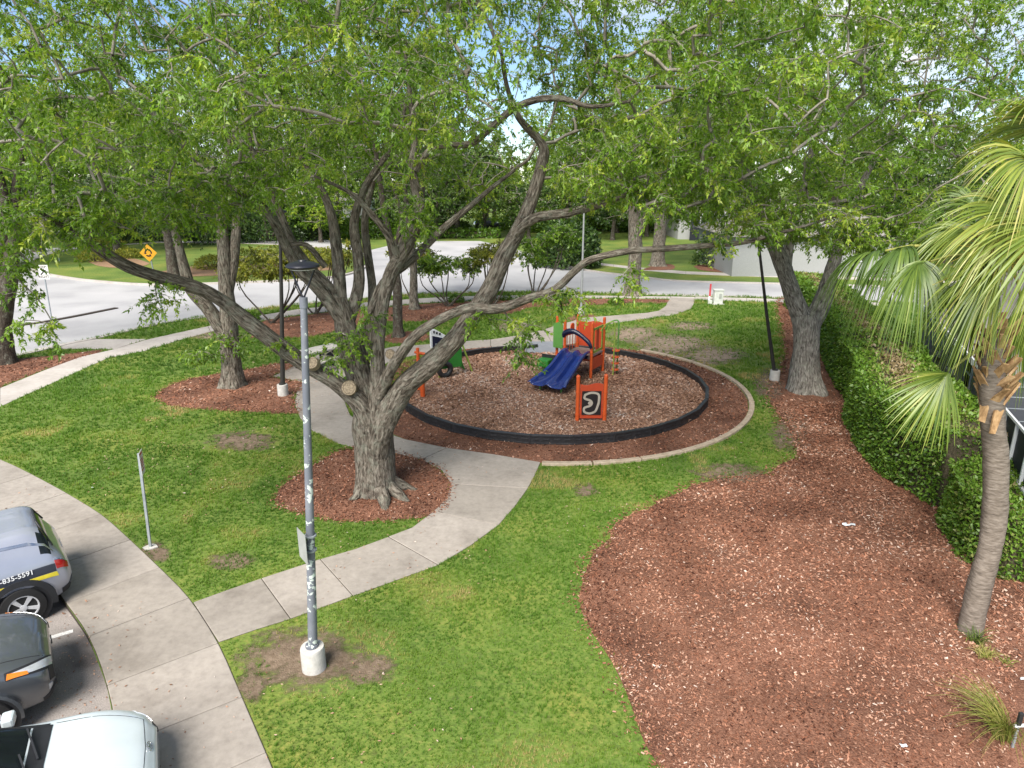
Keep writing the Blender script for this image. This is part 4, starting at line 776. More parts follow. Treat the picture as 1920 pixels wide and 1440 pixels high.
# hedges
M_core = noisy('hedge_twigs', [(.3, (.02, .018, .010)), (.55, (.06, .05, .028)), (.75, (.13, .105, .07))], scale=22, detail=8, bump=.8, bscale=40)
HEDGE_L = tinted('hedge_leaf', [(0, (.03, .07, .010)), (.4, (.09, .185, .02)), (.75, (.17, .29, .035)), (.9, (.26, .27, .09)), (1, (.34, .26, .15))], rough=.42, trans=.32, spec=.45)
def hedge(name, label, left, right, top, nper, lsize, brown=0, tm=.5):
    """left and right base lines (same count), top height"""
    t = empty(name, (*left[0], 0), label, 'hedge'); l = np.array(left); r = np.array(right); n = len(l)
    mb = MB(); ins = .16
    for i in range(n-1):
        def ends(i): v = r[i]-l[i]; v = v/np.linalg.norm(v); return l[i]+v*ins, r[i]-v*ins
        a0, b0 = ends(i); a1, b1 = ends(i+1)
        mb.add([(*a0, 0), (*b0, 0), (*b1, 0), (*a1, 0), (*a0, top-.12), (*b0, top-.12), (*b1, top-.12), (*a1, top-.12)], [(4,5,6,7),(0,4,7,3),(1,2,6,5)]+([(0,1,5,4)] if i == 0 else [])+([(3,7,6,2)] if i == n-2 else []))
    mb.build('twig_mass', M_core, t)
    Ps, Ns = [], []
    for i in range(n-1):
        ln = np.linalg.norm(l[i+1]-l[i]); wd = np.linalg.norm(r[i]-l[i]); dist = np.linalg.norm((l[i]+l[i+1])/2); q = min(1, (14/max(dist, 10))**1.2)
        tv = (l[i+1]-l[i])/ln; nv = np.array([-tv[1], tv[0]])
        for kind, area in (('l', ln*top), ('t', ln*wd), ('r', ln*top*.5))+((('e', wd*top),) if i == 0 else ())+((('f', wd*top),) if i == n-2 else ()):
            m = int(area*nper*q); u = RNG.uniform(0, 1, m)[:, None]; v = RNG.uniform(0, 1, m)[:, None]
            A = l[i]*(1-u)+l[i+1]*u; B = r[i]*(1-u)+r[i+1]*u; lump = snoise2(A[:, 0]*1.0, A[:, 1]+v[:, 0]*2, 1.3, 2)*.22-.06
            if kind == 'l': xy = A-nv*-1*(lump[:, None]*1.0-.1)*-1; z = v[:, 0]*top; nn = np.tile([nv[0], nv[1], .25], (m, 1)); xy = A+nv*(lump[:, None]-.05)
            elif kind == 'r': xy = B-nv*(lump[:, None]-.05); z = top*(.5+.5*v[:, 0]); nn = np.tile([-nv[0], -nv[1], .25], (m, 1))
            elif kind == 't': xy = A*(1-v)+B*v; z = top+(snoise2(xy[:, 0], xy[:, 1], 1.5, 6)-.5)*.28; nn = np.tile([0, 0, 1.0], (m, 1))
            elif kind == 'e': xy = l[i]*(1-v)+r[i]*v-tv*(lump[:, None]-.02)*1; z = u[:, 0]*top; nn = np.tile([-tv[0], -tv[1], .2], (m, 1))
            else: xy = l[i+1]*(1-v)+r[i+1]*v; z = u[:, 0]*top; nn = np.tile([tv[0], tv[1], .2], (m, 1))
            dep = RNG.exponential(.05, m); p = np.stack([xy[:, 0], xy[:, 1], z], -1)-nn*dep[:, None]; p[:, 2] = np.maximum(p[:, 2], .03)
            if kind == 't':
                tt = np.clip(RNG.normal(tm, .16, m)+brown*np.clip(1-np.abs(v[:, 0]-.5)*2.6, 0, 1)*(snoise2(xy[:, 0], xy[:, 1], .8, 8)+.35), 0, 1)
                dr = (tt > .86) & (RNG.uniform(0, 1, m) < .45); p, nn, tt = p[~dr], nn[~dr], tt[~dr]
            else: tt = np.clip(RNG.normal(tm-.05, .17, m), 0, .88)
            Ps.append(p); Ns.append(np.concatenate([nn, tt[:, None]], 1))
    P_ = np.concatenate(Ps); Q = np.concatenate(Ns); d = Q[:, :3]; m = len(P_)
    ld = unit(d*.5+RNG.normal(0, .65, d.shape)); nn = unit(d+RNG.normal(0, .55, d.shape)); nn = unit(nn-ld*(nn*ld).sum(-1, keepdims=True))
    dist = np.hypot(P_[:, 0], P_[:, 1]); L_ = RNG.uniform(.7, 1.3, m)*lsize*np.clip(dist/14, .9, 3)**.6
    V, F = leaves_np(P_, ld, nn, L_, L_*.55); npmesh('foliage', V, F, HEDGE_L, t, tint=Q[:, 3])['kind'] = 'stuff'
    return t
HL = GP([(1742, 948), (1692, 920), (1642, 884), (1609, 849), (1590, 809), (1582, 757)])+[(12.2, 24.9), (14.0, 31), (15.2, 35.5), (16.3, 40.5)]
HR = [(11.7, 13.7), (11.6, 14.6), (11.75, 15.6), (11.95, 16.8), (12.25, 18.2), (12.9, 20.2), (14.7, 24.3), (16.0, 30.2), (17.2, 34.8), (18.2, 40)]
hedge('hedge', 'long curving green hedge with brown worn top beside the grey house', HL, HR, 1.92, 800, .08, brown=.6, tm=.56)
hedge('hedge', 'short square clipped hedge behind the palm trunk', [(9.22, 11.45), (9.05, 12.1), (9.3, 13.1), (9.65, 13.85)], [(12.3, 10.7), (12.3, 11.5), (12.4, 12.6), (12.4, 13.35)], 1.42, 950, .08, tm=.66)
g0, g1 = G(815, 447), G(935, 447); hedge('hedge', 'low clipped hedge at the far side of the roundabout', [g0, ((g0[0]+g1[0])/2, g0[1]), g1], [(g0[0], g0[1]+2), ((g0[0]+g1[0])/2, g0[1]+2), (g1[0], g0[1]+2)], .9, 400, .2)
# ---- cabbage palm
PB = G(1816, 1195); PY = PB[1]+.15
M_ptr = noisy('palm_trunk', [(.3, (.085, .068, .054)), (.5, (.165, .135, .11)), (.72, (.26, .22, .185))], scale=7, detail=8, stretch=(1, 1, 4), bump=.6, bscale=14, dist=.02, coord='pos')
M_boot = noisy('palm_boot', [(.3, (.17, .095, .04)), (.55, (.36, .225, .11)), (.75, (.50, .35, .20))], scale=12, bump=.5, coord='obj', stretch=(1, 1, .4))
FROND = tinted('palm_frond', [(0, (.03, .06, .016)), (.35, (.075, .13, .024)), (.65, (.165, .23, .035)), (.9, (.29, .31, .06)), (1, (.40, .36, .12))], rough=.4, trans=.25, spec=.45)
FLOWER = tinted('palm_flower', [(0, (.30, .22, .035)), (1, (.56, .43, .09))], rough=.8)
palm = empty('palm_tree', (PB[0], PY, 0), 'cabbage palm with drooping fan fronds at the right edge', 'palm tree')
tp = [AT(x, y, PY+dy) for x, y, dy in ((1816,1200,0),(1834,1111,.02),(1854,1034,.05),(1866,957,.08),(1867,854,.1),(1862,790,.12),(1860,700,.15),(1868,620,.2))]
tr_ = crv([(*q, r) for q, r in zip(tp, (.185, .178, .172, .175, .172, .165, .17, .16))], 8)
V, F, UV = limb_tube(tr_[:, :3], tr_[:, 3]*(1+.02*np.sin(np.arange(len(tr_))*2.1)), 18); npmesh('trunk', V, F, M_ptr, palm, uv=UV, smooth=True)
ctop = Vector(AT(1895, 505, PY+.2)); axis0 = Vector(AT(1860, 770, PY+.12)); axis1 = Vector(AT(1868, 620, PY+.2))
for i in range(46):
    f = i/45; c = axis0.lerp(axis1, f); a = i*2.4; rr = .16
    d = Vector((math.cos(a), math.sin(a), 0)); tan_ = Vector((-d.y, d.x, 0))*random.choice((-.45, .45)); up = (Vector((d.x*.42, d.y*.42, .9 if f > .12 else random.choice((.9, -.8))))+tan_).normalized(); b = c+d*rr*.85; e = b+up*random.uniform(.24, .42); s = Vector((-d.y, d.x, 0)); s2 = (s+d*random.uniform(-.4, .4)+Vector((0,0,random.uniform(-.5,.5)))*.5)
    nn = up.cross(s).normalized()*.016
    w0, w1 = .075, .038
    MB().add([b-s*w0-nn, b+s*w0-nn, b+s*w0+nn, b-s*w0+nn, e-s2.normalized()*w1-nn, e+s2.normalized()*w1-nn, e+s2.normalized()*w1+nn, e-s2.normalized()*w1+nn], [(3,2,1,0),(4,5,6,7),(0,1,5,4),(1,2,6,5),(2,3,7,6),(3,0,4,7)]).build('boot', M_boot, palm)
def frond(hub, d, side, L_, droop, tint, npin=46, spread=2.4, start=None, arch=.25):
    hub, d = Vector(hub), Vector(d).normalized(); s = Vector(side); s = (s-d*s.dot(d)).normalized(); up = s.cross(d)
    if up.z < 0: up = -up
    c = Vector(start if start is not None else ctop); Vs, Fs, Ts = [], [], []
    m = (c+hub)/2+Vector((0, 0, arch)); path = [(1-t)**2*c+2*t*(1-t)*m+t*t*hub for t in (0, .2, .4, .6, .8, 1)]
    pt = MB().tube(path, [.035, .03, .026, .022, .02, .016], 6)
    b = 0; hs = path[-1]; costa = (path[-1]-path[-2]).normalized()
    npin = int(npin*1.35)
    for k in range(npin):
        a = (k/(npin-1)-.5)*2*spread/2*1.0; a += random.uniform(-.03, .03)
        dd = (d*math.cos(a)+s*math.sin(a)).normalized(); o = hs+costa*.22*max(math.cos(a), 0)+up*.01
        l = L_*(.62+.38*math.cos(a*.75))*random.uniform(.88, 1.1); wv = dd.cross(up).normalized()
        segs = 6; tn = min(1, max(0, tint+random.gauss(0, .12))); w0 = .0145
        dj = .85*random.uniform(.75, 1.3); fold = up*.012*(1 if k % 2 else -1); tw = random.uniform(-.15, .15)
        for q in range(segs+1):
            t = q/segs; p_ = o+dd*l*t*(1-.22*droop*t)+Vector((0, 0, -1))*droop*l*(t**2.1)*dj+up*.05*l*math.sin(PI*t)*.6
            ww = w0*(1-t**1.8)+.0022
            Vs += [tuple(p_-wv*ww+fold*(1-t)), tuple(p_+wv*ww-fold*(1-t)+up*tw*ww)]
        for q in range(segs): Fs.append((b+2*q, b+2*q+1, b+2*q+3, b+2*q+2)); Ts.append(min(1, tn+.12*(q/segs)))
        b += 2*(segs+1)
    o_ = npmesh('frond', np.array(Vs), np.array(Fs), FROND, palm, tint=Ts)
    pt.build('petiole', M_pet, o_)
M_pet = noisy('palm_petiole', [(.3, (.16, .18, .04)), (.7, (.30, .29, .08))], scale=5, bump=0, coord='obj', rough=.5)
PF = lambda x, y, dy: Vector(AT(x, y, PY+dy))
# hanging fronds seen in the photo
frond(PF(1786, 692, -.25), (-.62, -.2, -.72), (.75, -.2, -.6), .95, .30, .52, 40, 2.0, start=PF(1840, 652, .05), arch=.05)
frond(PF(1715, 462, .5), (-.45, -.1, -.25), (.2, 1, 0), .95, 1.15, .30, 50, 2.6, arch=.35)
frond(PF(1660, 470, 1.1), (-.7, .2, -.1), (.2, 1, -.2), .95, 1.1, .26, 48, 2.6, arch=.4)
frond(PF(1745, 490, .0), (-.3, -.4, -.3), (1, -.2, 0), .9, 1.1, .36, 48, 2.5, arch=.3)
frond(PF(1780, 450, .9), (-.4, .5, -.1), (1, .3, 0), .95, 1.0, .32, 46, 2.4, arch=.3)
frond(PF(1905, 410, -.6), (-.95, -.25, .02), (-.2, .5, .9), 1.25, .55, .68, 54, 2.3, arch=.3)
frond(PF(1955, 440, -.85), (-.95, -.3, -.25), (-.1, .4, .9), 1.25, .6, .64, 54, 2.2, arch=.2)
frond(PF(1925, 325, -.5), (-.85, -.2, .35), (-.2, .6, .7), 1.2, .6, .70, 54, 2.3, arch=.25)
frond(PF(2005, 450, -.9), (-.75, -.5, -.2), (.5, -.2, .7), 1.15, .6, .66, 50, 2.3, arch=.1)
frond(PF(1945, 260, -.3), (-.8, .1, .5), (.2, .6, -.6), 1.1, .6, .7, 46, 2.3, arch=.12)
frond(PF(1830, 520, .7), (-.6, .3, -.4), (.5, .7, .3), .95, .9, .42, 46, 2.3, arch=.25)
for a, e in ((.3, .3), (-.3, .1), (-.9, .35), (.9, .15), (1.5, .4), (2.1, .1), (-.6, .8), (.6, .9), (1.8, .85), (-1.4, .75), (0, -.2)):
    d = Vector((math.cos(a)*math.cos(e), math.sin(a)*math.cos(e), math.sin(e))); frond(ctop+d*1.0, d, (-math.sin(a), math.cos(a), random.uniform(-.3, .3)), 1.15, .7, random.uniform(.3, .7), 40, 2.3, arch=.2)
frond(PF(1850, 545, .35), (-.45, -.1, -.6), (.8, .3, -.2), .95, .9, .45, 46, 2.3, arch=.2)
frond(PF(1915, 575, .3), (.15, .2, -.7), (1, 0, 0), .9, .9, .4, 46, 2.3, arch=.2)
frond(PF(1870, 500, -.45), (-.75, -.2, -.25), (.2, .5, .8), 1.0, .75, .58, 48, 2.3, arch=.15)
frond(PF(1840, 440, .3), (-.8, .15, .1), (.1, .7, .6), 1.05, .8, .5, 48, 2.4, arch=.25)
fl = []
for x, y, dy in ((1832, 470, -.55), (1818, 515, -.35), (1865, 425, -.6), (1895, 455, -.8), (1845, 535, -.4)):
    c = np.array(PF(x, y, dy)); base_ = np.array(ctop)
    for k in range(85):
        t = random.uniform(.35, 1); p0 = base_+(c-base_)*t+np.array([0, 0, .15*math.sin(PI*t)]); v = RNG.normal(0, 1, 3)*.14+(c-base_)*.08+np.array([0, 0, -.08]); fl.append([p0, p0+v*.5+np.array([0, 0, .02]), p0+v*1.2])
fv, ff = tubes_np(np.array(fl), np.tile([.007, .006, .004], (len(fl), 1)), 3); npmesh('flower_stalks', fv, ff, FLOWER, palm, tint=RNG.uniform(0, 1, len(ff)))
# ornamental grass clumps by the palm
def clump(px_, py_, label, n, h, lean, tint, dry=False):
    g_ = G(px_, py_); t = empty('grass_clump', (*g_, 0), label, 'grass clump'); m = n
    a = RNG.uniform(lean[0], lean[1], m); ln = RNG.uniform(.35, .95, m); L_ = RNG.uniform(.6, 1.1, m)*h
    P0 = np.stack([g_[0]+RNG.normal(0, .05, m), g_[1]+RNG.normal(0, .05, m), np.zeros(m)], -1); k = np.linspace(0, 1, 6)
    hx = np.cos(a)*ln*L_; hy = np.sin(a)*ln*L_; C = P0[:, None]+np.stack([hx[:, None]*k**1.3, hy[:, None]*k**1.3, (L_*1.1)[:, None]*(k-.75*k**2.2*ln[:, None])], -1)
    C[..., 2] = np.maximum(C[..., 2], .012)
    fv, ff = tubes_np(C, np.tile([.006, .0055, .005, .004, .003, .0015], (m, 1)), 3); npmesh('blades', fv, ff, FROND, t, tint=np.repeat(np.clip(RNG.normal(tint, .12, m), 0, 1), 15))
clump(1882, 1385, 'yellow green arching grass clump at the lower right corner', 190, .95, (1.7, 4.4), .88)
clump(1828, 1205, 'small grass tuft growing at the foot of the palm', 45, .4, (0, 6.28), .45)
clump(1845, 1232, 'dry straw tuft in front of the palm foot', 60, .28, (0, 6.28), .95)
clump(1885, 1245, 'tiny dry weed in the mulch right of the palm', 22, .16, (0, 6.28), .75)
# ------------------------------------------------------------------ playground equipment
ORANGE = plain('orange_powder_coat', (.62, .10, .022), .35, spec=.5, var=.08); REDOR = plain('red_orange_plastic', (.50, .065, .022), .45, var=.08)
GREEN = plain('green_powder_coat', (.10, .26, .055), .4, var=.08); LIME = plain('lime_plastic', (.26, .36, .06), .45, var=.08); DKGREEN = plain('green_plastic', (.03, .20, .03), .4, var=.1)
NAVY = plain('navy_plastic', (.006, .009, .035), .28, spec=.6, var=.1); BLUE = plain('blue_slide_plastic', (.016, .036, .18), .16, spec=.6, var=.1, vscale=3)
DECK = plain('deck_coating', (.20, .155, .14), .7, var=.15); WHITEP = plain('white_plastic', (.72, .73, .74), .45, var=.05); STEEL = plain('galvanised_steel', (.33, .36, .38), .5, metal=.35, var=.2, vscale=12)
TAN = plain('tan_track', (.42, .37, .30), .6, var=.1)
pa = Vector((-.51, -.86, 0)).normalized(); pbv = Vector((-pa.y, pa.x, 0)); pbv = Vector((.86, -.51, 0)).normalized()
pc = Vector((2.78, 25.55, 0)); UPV = Vector((0, 0, 1)); W2 = .56
play = empty('play_structure', pc, 'orange post play structure with twin blue slides on wood chips', 'playground')
def PP(a, b, z): return pc+pa*a+pbv*b+UPV*z
POSTS = [(W2, W2, 2.15), (W2, -W2, 2.12), (-W2, -W2, 2.15), (-W2, W2, 2.15), (-.35, -1.35, 2.05)]
for a, b, h in POSTS:
    p = MB().tube([PP(a, b, -.1), PP(a, b, h)], .057, 14).build('post', ORANGE, play, smooth=True)
    MB().lathe([(.06, 0), (.06, .02), (.045, .05), (.015, .062)], PP(a, b, h), 14).build('post_cap', ORANGE, p, smooth=True)
    for z in (.92, 1.05, 1.85): MB().lathe([(.066, -.02), (.066, .02)], PP(a, b, z), 14).build('clamp', ORANGE, p)
MB().box(PP(0, 0, .88), (1.14, 1.14, .05), R=Matrix((pa, pbv, UPV)).transposed()).build('deck', DECK, play, bevel=.01)
MB().box(PP(.565, 0, .84), (.03, 1.1, .12), R=Matrix((pa, pbv, UPV)).transposed()).build('deck_skirt', DECK, play)
def wavy(w_, h, amp=.04, n=14, rnd=0): return [(-w_/2, 0), (w_/2, 0)]+[(w_/2-w_*i/n, h+amp*math.sin(i/n*2*PI)) for i in range(n+1)]
MB().plate(wavy(.98, 1.0), PP(-W2, 0, .98), pbv, UPV, .03).build('back_panel', REDOR, play, bevel=.006)
MB().plate(wavy(.98, .42), PP(-W2+.03, 0, .38), pbv, UPV, .03).build('lower_panel', REDOR, play)
MB().plate([(-.48, 0), (.48, 0), (.48, .46), (-.48, .40)], PP(0, W2+.01, .36), pa, UPV, .03).build('lower_panel', REDOR, play)
# right side: lime window panel
fr = MB()
for s_ in (-1, 1): fr.bar(PP(s_*.40, W2, 1.0), PP(s_*.40, W2, 1.95), .09, .03, up=pbv)
fr.bar(PP(-.44, W2, 1.02), PP(.44, W2, 1.02), .09, .03, up=pbv); fr.bar(PP(-.44, W2, 1.9), PP(.44, W2, 1.9), .09, .03, up=pbv)
fr.build('window_panel', LIME, play)
MB().plate([(-.12, 0), (.12, 0), (.12, .82), (-.12, .82)], PP(0, W2-.02, 1.06), pa, UPV, .025).build('window_insert', REDOR, play)
# left side: barred rail with rounded crest, green panel by the stair post
for k in range(4): MB().tube([PP(-.36+k*.24, -W2, .92), PP(-.36+k*.24, -W2, 1.55)], .014, 8).build('rail_bar', REDOR, play)
MB().bar(PP(-W2, -W2, 1.55), PP(W2, -W2, 1.55), .035, .035).build('top_rail', REDOR, play)
MB().plate([(-.16, 0), (.16, 0)]+[(.16*math.cos(t), .32+.12*math.sin(t)) for t in np.linspace(0, PI, 10)], PP(-.12, -W2-.02, 1.5), pa, UPV, .03).build('crest_panel', ORANGE, play)
MB().plate([(-.22, 0), (.2, 0), (.2, .95), (0, 1.05), (-.22, .95)], PP(-.2, -1.22, .85), pbv, UPV, .03).build('side_panel', GREEN, play)
# navy hood over the slide entry
hp = [(-.60, 1.52, .06), (-.56, 1.66, .10), (-.40, 1.76, .11), (-.18, 1.78, .10), (.05, 1.70, .085), (.28, 1.56, .08), (.48, 1.40, .085), (.56, 1.22, .06)]
hc = crv([(*PP(W2+.03, b, z), r) for b, z, r in hp], 4)
MB().tube([Vector(q[:3]) for q in hc], [q[3] for q in hc], 12).build('slide_hood', NAVY, play, smooth=True)
# twin slide: two troughs lofted along an S profile
prof = crv([(0.56, .93, .47, .10), (.85, .88, .48, .17), (1.3, .70, .49, .22), (1.8, .47, .51, .22), (2.3, .33, .56, .20), (2.75, .285, .63, .15), (3.1, .28, .70, .07)], 5)
sec = [(-1.06, .75, 1), (-1.0, 1.0, 1), (-.93, .9, 1), (-.86, .25, 1), (-.74, .03, 0), (-.5, 0, 0), (-.26, .05, 0), (-.12, .45, 1), (-.05, .78, 1), (0, .84, 1), (.05, .78, 1), (.12, .45, 1), (.26, .05, 0), (.5, 0, 0), (.74, .03, 0), (.86, .25, 1), (.93, .9, 1), (1.0, 1.0, 1), (1.06, .75, 1)]
sv, sf = [], []
for x, z, hw, wall in prof:
    for s_, h, _ in sec: sv.append(PP(x, s_*hw, z+h*(wall*1.2+.02)))
ns = len(sec)
for i in range(len(prof)-1):
    for j in range(ns-1): sf.append((i*ns+j, i*ns+j+1, (i+1)*ns+j+1, (i+1)*ns+j))
sl_ = MB().add(sv, sf).build('twin_slide', BLUE, play, smooth=True)
so_ = sl_.modifiers.new('solid', 'SOLIDIFY'); so_.thickness = .035; so_.offset = -1
for s_ in (-.42, .42): MB().tube([PP(2.75, s_, -.05), PP(2.75, s_, .27)], .035, 10).build('slide_leg', GREEN, play)
MB().plate([(-.45, 0), (.45, 0), (.4, -.14), (-.4, -.14)], PP(.6, 0, .93), pbv, UPV, .02).build('slide_bracket', NAVY, play)
# stepped entry on the left
for k, z in enumerate((.22, .45, .67)):
    MB().box(PP(-.1, -W2-.95+k*.32, z), (.75, .36, .06), R=Matrix((pa, pbv, UPV)).transposed()).build('step', M_blackp, play, bevel=.01)
MB().box(PP(.32, -W2-.72, .36), (.05, .75, .62), R=Matrix((pa, pbv, UPV)).transposed()).build('step_side', M_blackp, play)
st = MB().box(PP(.55, -W2-.85, .40), (.42, .5, .30), R=Matrix((pa, pbv, UPV)).transposed()).build('green_stool', DKGREEN, play, bevel=.04)
MB().tube([PP(.55, -W2-.85, -.03), PP(.55, -W2-.85, .26)], .06, 10).build('stool_leg', GREEN, play)
# arched green climber with orange rungs at the back right
cl = crv([tuple(PP(-.50, W2+.05, 1.75)), tuple(PP(-.55, W2+.2, 2.0)), tuple(PP(-.6, W2+.42, 2.12)), tuple(PP(-.6, W2+.55, 2.1)), tuple(PP(-.6, W2+.58, 1.9)), tuple(PP(-.6, W2+.58, 1.0)), tuple(PP(-.6, W2+.58, -.05))], 4)
MB().tube([Vector(q) for q in cl], .028, 8).build('climber_pole', GREEN, play, smooth=True)
cl2 = [Vector(q)-pa*.35*1 for q in cl]; MB().tube([Vector(q)+pa*.38 for q in cl], .022, 8).build('climber_pole', LIME, play, smooth=True)
for z in (.25, .5, .75, 1.0): MB().lathe([(.02, -.018), (.15, -.018), (.15, .018), (.02, .018)], PP(-.42, W2+.58, z), 12).build('climber_step', ORANGE, play)
# stand-alone race track panel
q0, q1 = Vector((*G(1082, 791), 0)), Vector((*G(1133, 791), 0)); rc_ = (q0+q1)/2; ux = (q1-q0).normalized(); wdt = (q1-q0).length; face = Vector((ux.y, -ux.x, 0))
race = empty('activity_panel', rc_, 'orange framed panel with black race track board', 'play panel')
for q, h in ((q0, 1.47), (q1, 1.5)):
    p = MB().tube([q-UPV*.1, q+UPV*h], .062, 14).build('post', ORANGE, race, smooth=True)
    MB().lathe([(.064, 0), (.064, .02), (.05, .05), (.015, .07)], q+UPV*h, 14).build('post_cap', ORANGE, p, smooth=True)
    for z in (.25, .98): MB().lathe([(.072, -.025), (.072, .025)], q+UPV*z, 14).build('clamp', ORANGE, p)
MB().plate([(-wdt/2+.07, .12), (wdt/2-.07, .12)]+[(wdt/2-.07-(wdt-.14)*i/12, 1.24+.035*math.sin(i/12*2*PI)) for i in range(13)], rc_, ux, UPV, .03).build('panel', REDOR, race, bevel=.008)
MB().plate([(-.30, .24), (.30, .24), (.30, 1.02), (-.30, 1.02)], rc_+face*.022, ux, UPV, .02).build('track_board', plain('black_board', (.018, .014, .014), .5), race)
tl_ = [(.12, .12), (.5, .03), (.88, .1), (.92, .4), (.85, .65), (.72, .88), (.4, .97), (.12, .9), (.1, .72), (.42, .62), (.52, .5), (.42, .38), (.1, .28)]
tcv = crv(tl_+[tl_[0]], 6)[:-1]; tcv = np.stack([-.27+tcv[:, 0]*.54, .99-tcv[:, 1]*.72], -1); nc = len(tcv); tg = unit(np.roll(tcv, -1, 0)-np.roll(tcv, 1, 0)); nr = np.stack([-tg[:, 1], tg[:, 0]], -1)
ri, ro = tcv-nr*.035, tcv+nr*.035; o3 = rc_+face*.036
mbt = MB().add([o3+ux*a+UPV*b for a, b in ri]+[o3+ux*a+UPV*b for a, b in ro], [(i, (i+1) % nc, nc+(i+1) % nc, nc+i) for i in range(nc)]); mt = mbt.build('race_track', TAN, race)
sm = mt.modifiers.new('solid', 'SOLIDIFY'); sm.thickness = .006
MB().lathe([(.05, 0), (.05, .012), (.03, .012)], rc_+face*.03+ux*-.06+UPV*.63, 14, face.to_track_quat('Z', 'Y').to_matrix()).build('spinner_knob', TAN, race)
# orange balance post at the left of the circle
b0 = Vector((*G(793, 746), 0)); bal = empty('spinner_post', b0, 'orange post with black seat half hidden behind the big oak', 'play post')
MB().tube([b0-UPV*.1, b0+UPV*.62], .085, 14).build('sleeve', ORANGE, bal, smooth=True); MB().tube([b0+UPV*.6, b0+UPV*1.35], .055, 12).build('post', ORANGE, bal, smooth=True)
MB().box(b0+Vector((.02, .25, .82)), (.62, .05, .34), rz=.3).build('seat', M_blackp, bal, bevel=.02)
b1 = b0+Vector((-.22, .75, 0)); MB().tube([b1-UPV*.1, b1+UPV*1.6], .06, 12).build('post', ORANGE, bal, smooth=True)
MB().tube([b1+UPV*1.45+Vector((-.12, 0, 0)), b1+UPV*1.38+Vector((.25, 0, 0))], .05, 10).build('handle', ORANGE, bal, smooth=True)
MB().tube([b0+UPV*.35, b1+UPV*.3], .045, 10).build('brace', ORANGE, bal, smooth=True)
# green crawl-through play truck
c = Vector((*G(845, 702), 0)); trk = empty('play_truck', c, 'green and white crawl-through play truck with black tyre', 'play truck')
ta = Vector((.86, .5, 0)); tb = Vector((-.5, .86, 0))
def TP(a, b, z): return c+ta*a+tb*b+UPV*z
for a, b in ((-.55, -.35), (.75, -.2), (-.55, .75), (.75, .75)):
    s_ = -1 if a < 0 else 1; MB().bar(TP(a+.12*s_, b, -.05), TP(a*.55, b, 1.25 if a > 0 else 1.45), .055, .055).build('frame_leg', LIME, trk)
MB().plate([(-.5, .15), (.5, .15), (.5, .9), (-.5, .9)], TP(.55, .28, .05), tb, (ta*-.35+UPV).normalized(), .05).build('climb_panel', DKGREEN, trk, bevel=.02)
MB().plate([(-.45, 0), (.45, 0), (.45, .75), (-.45, .75)], TP(-.1, -.30, .35), ta, UPV, .05).build('side_panel', DKGREEN, trk, bevel=.02)
cabp = MB().plate([(-.42, 0), (.42, 0), (.42, .30), (-.22, .72), (-.42, .72)], TP(-.35, .1, 1.12), ta, UPV, .05).build('cab_panel', WHITEP, trk, bevel=.01)
MB().plate([(-.34, -.25), (-.24, -.25), (-.24, .18), (.3, .08), (.36, .26), (-.34, .48)], TP(-.35, .065, 1.12), ta, UPV, .04).build('windscreen_band', NAVY, cabp)
for k in range(3): MB().plate([(-.03, 0), (.03, 0), (.03, .08), (-.03, .08)], TP(-.62+k*.12, .068, 1.70-k*.05), ta, UPV, .03).build('cab_slot', M_blackp, cabp)
tw_ = [TP(-.45+.02, -.42, .36)+ta*.24*math.cos(t)+UPV*.24*math.sin(t) for t in np.linspace(0, 2*PI, 19)]
MB().tube(tw_, .10, 10, caps=False).build('tyre', M_blackp, trk, smooth=True)
# ------------------------------------------------------------------ picnic table
TABLE = noisy('table_concrete', [(.3, (.40, .37, .34)), (.7, (.52, .49, .46))], scale=6, bump=.2, coord='obj')
pt_ = Vector((*G(598, 690), 0)); pic = empty('picnic_table', pt_, 'concrete topped picnic table with benches on the path pad', 'picnic table')
ax = Vector((.62, .78, 0)).normalized(); ay = Vector((-ax.y, ax.x, 0)); RT = Matrix((ax, ay, UPV)).transposed()
MB().box(pt_+UPV*.76, (1.9, .8, .07), R=RT).build('table_top', TABLE, pic, bevel=.015)
for s_ in (-1, 1):
    MB().box(pt_+ay*s_*.72+UPV*.45, (1.8, .32, .06), R=RT).build('bench', TABLE, pic, bevel=.015)
    lg = MB(); lg.box(pt_+ax*s_*.6+UPV*.37, (.09, .3, .72), R=RT); lg.bar(pt_+ax*s_*.6-ay*.75+UPV*.38, pt_+ax*s_*.6+ay*.75+UPV*.38, .08, .06); lg.bar(pt_+ax*s_*.6-ay*.5+UPV*.03, pt_+ax*s_*.6+ay*.5+UPV*.03, .1, .06)
    for q in (-1, 1): lg.bar(pt_+ax*s_*.6+ay*q*.62+UPV*.0, pt_+ax*s_*.6+ay*q*.7+UPV*.42, .07, .07)
    lg.build('leg', M_blackp, pic)
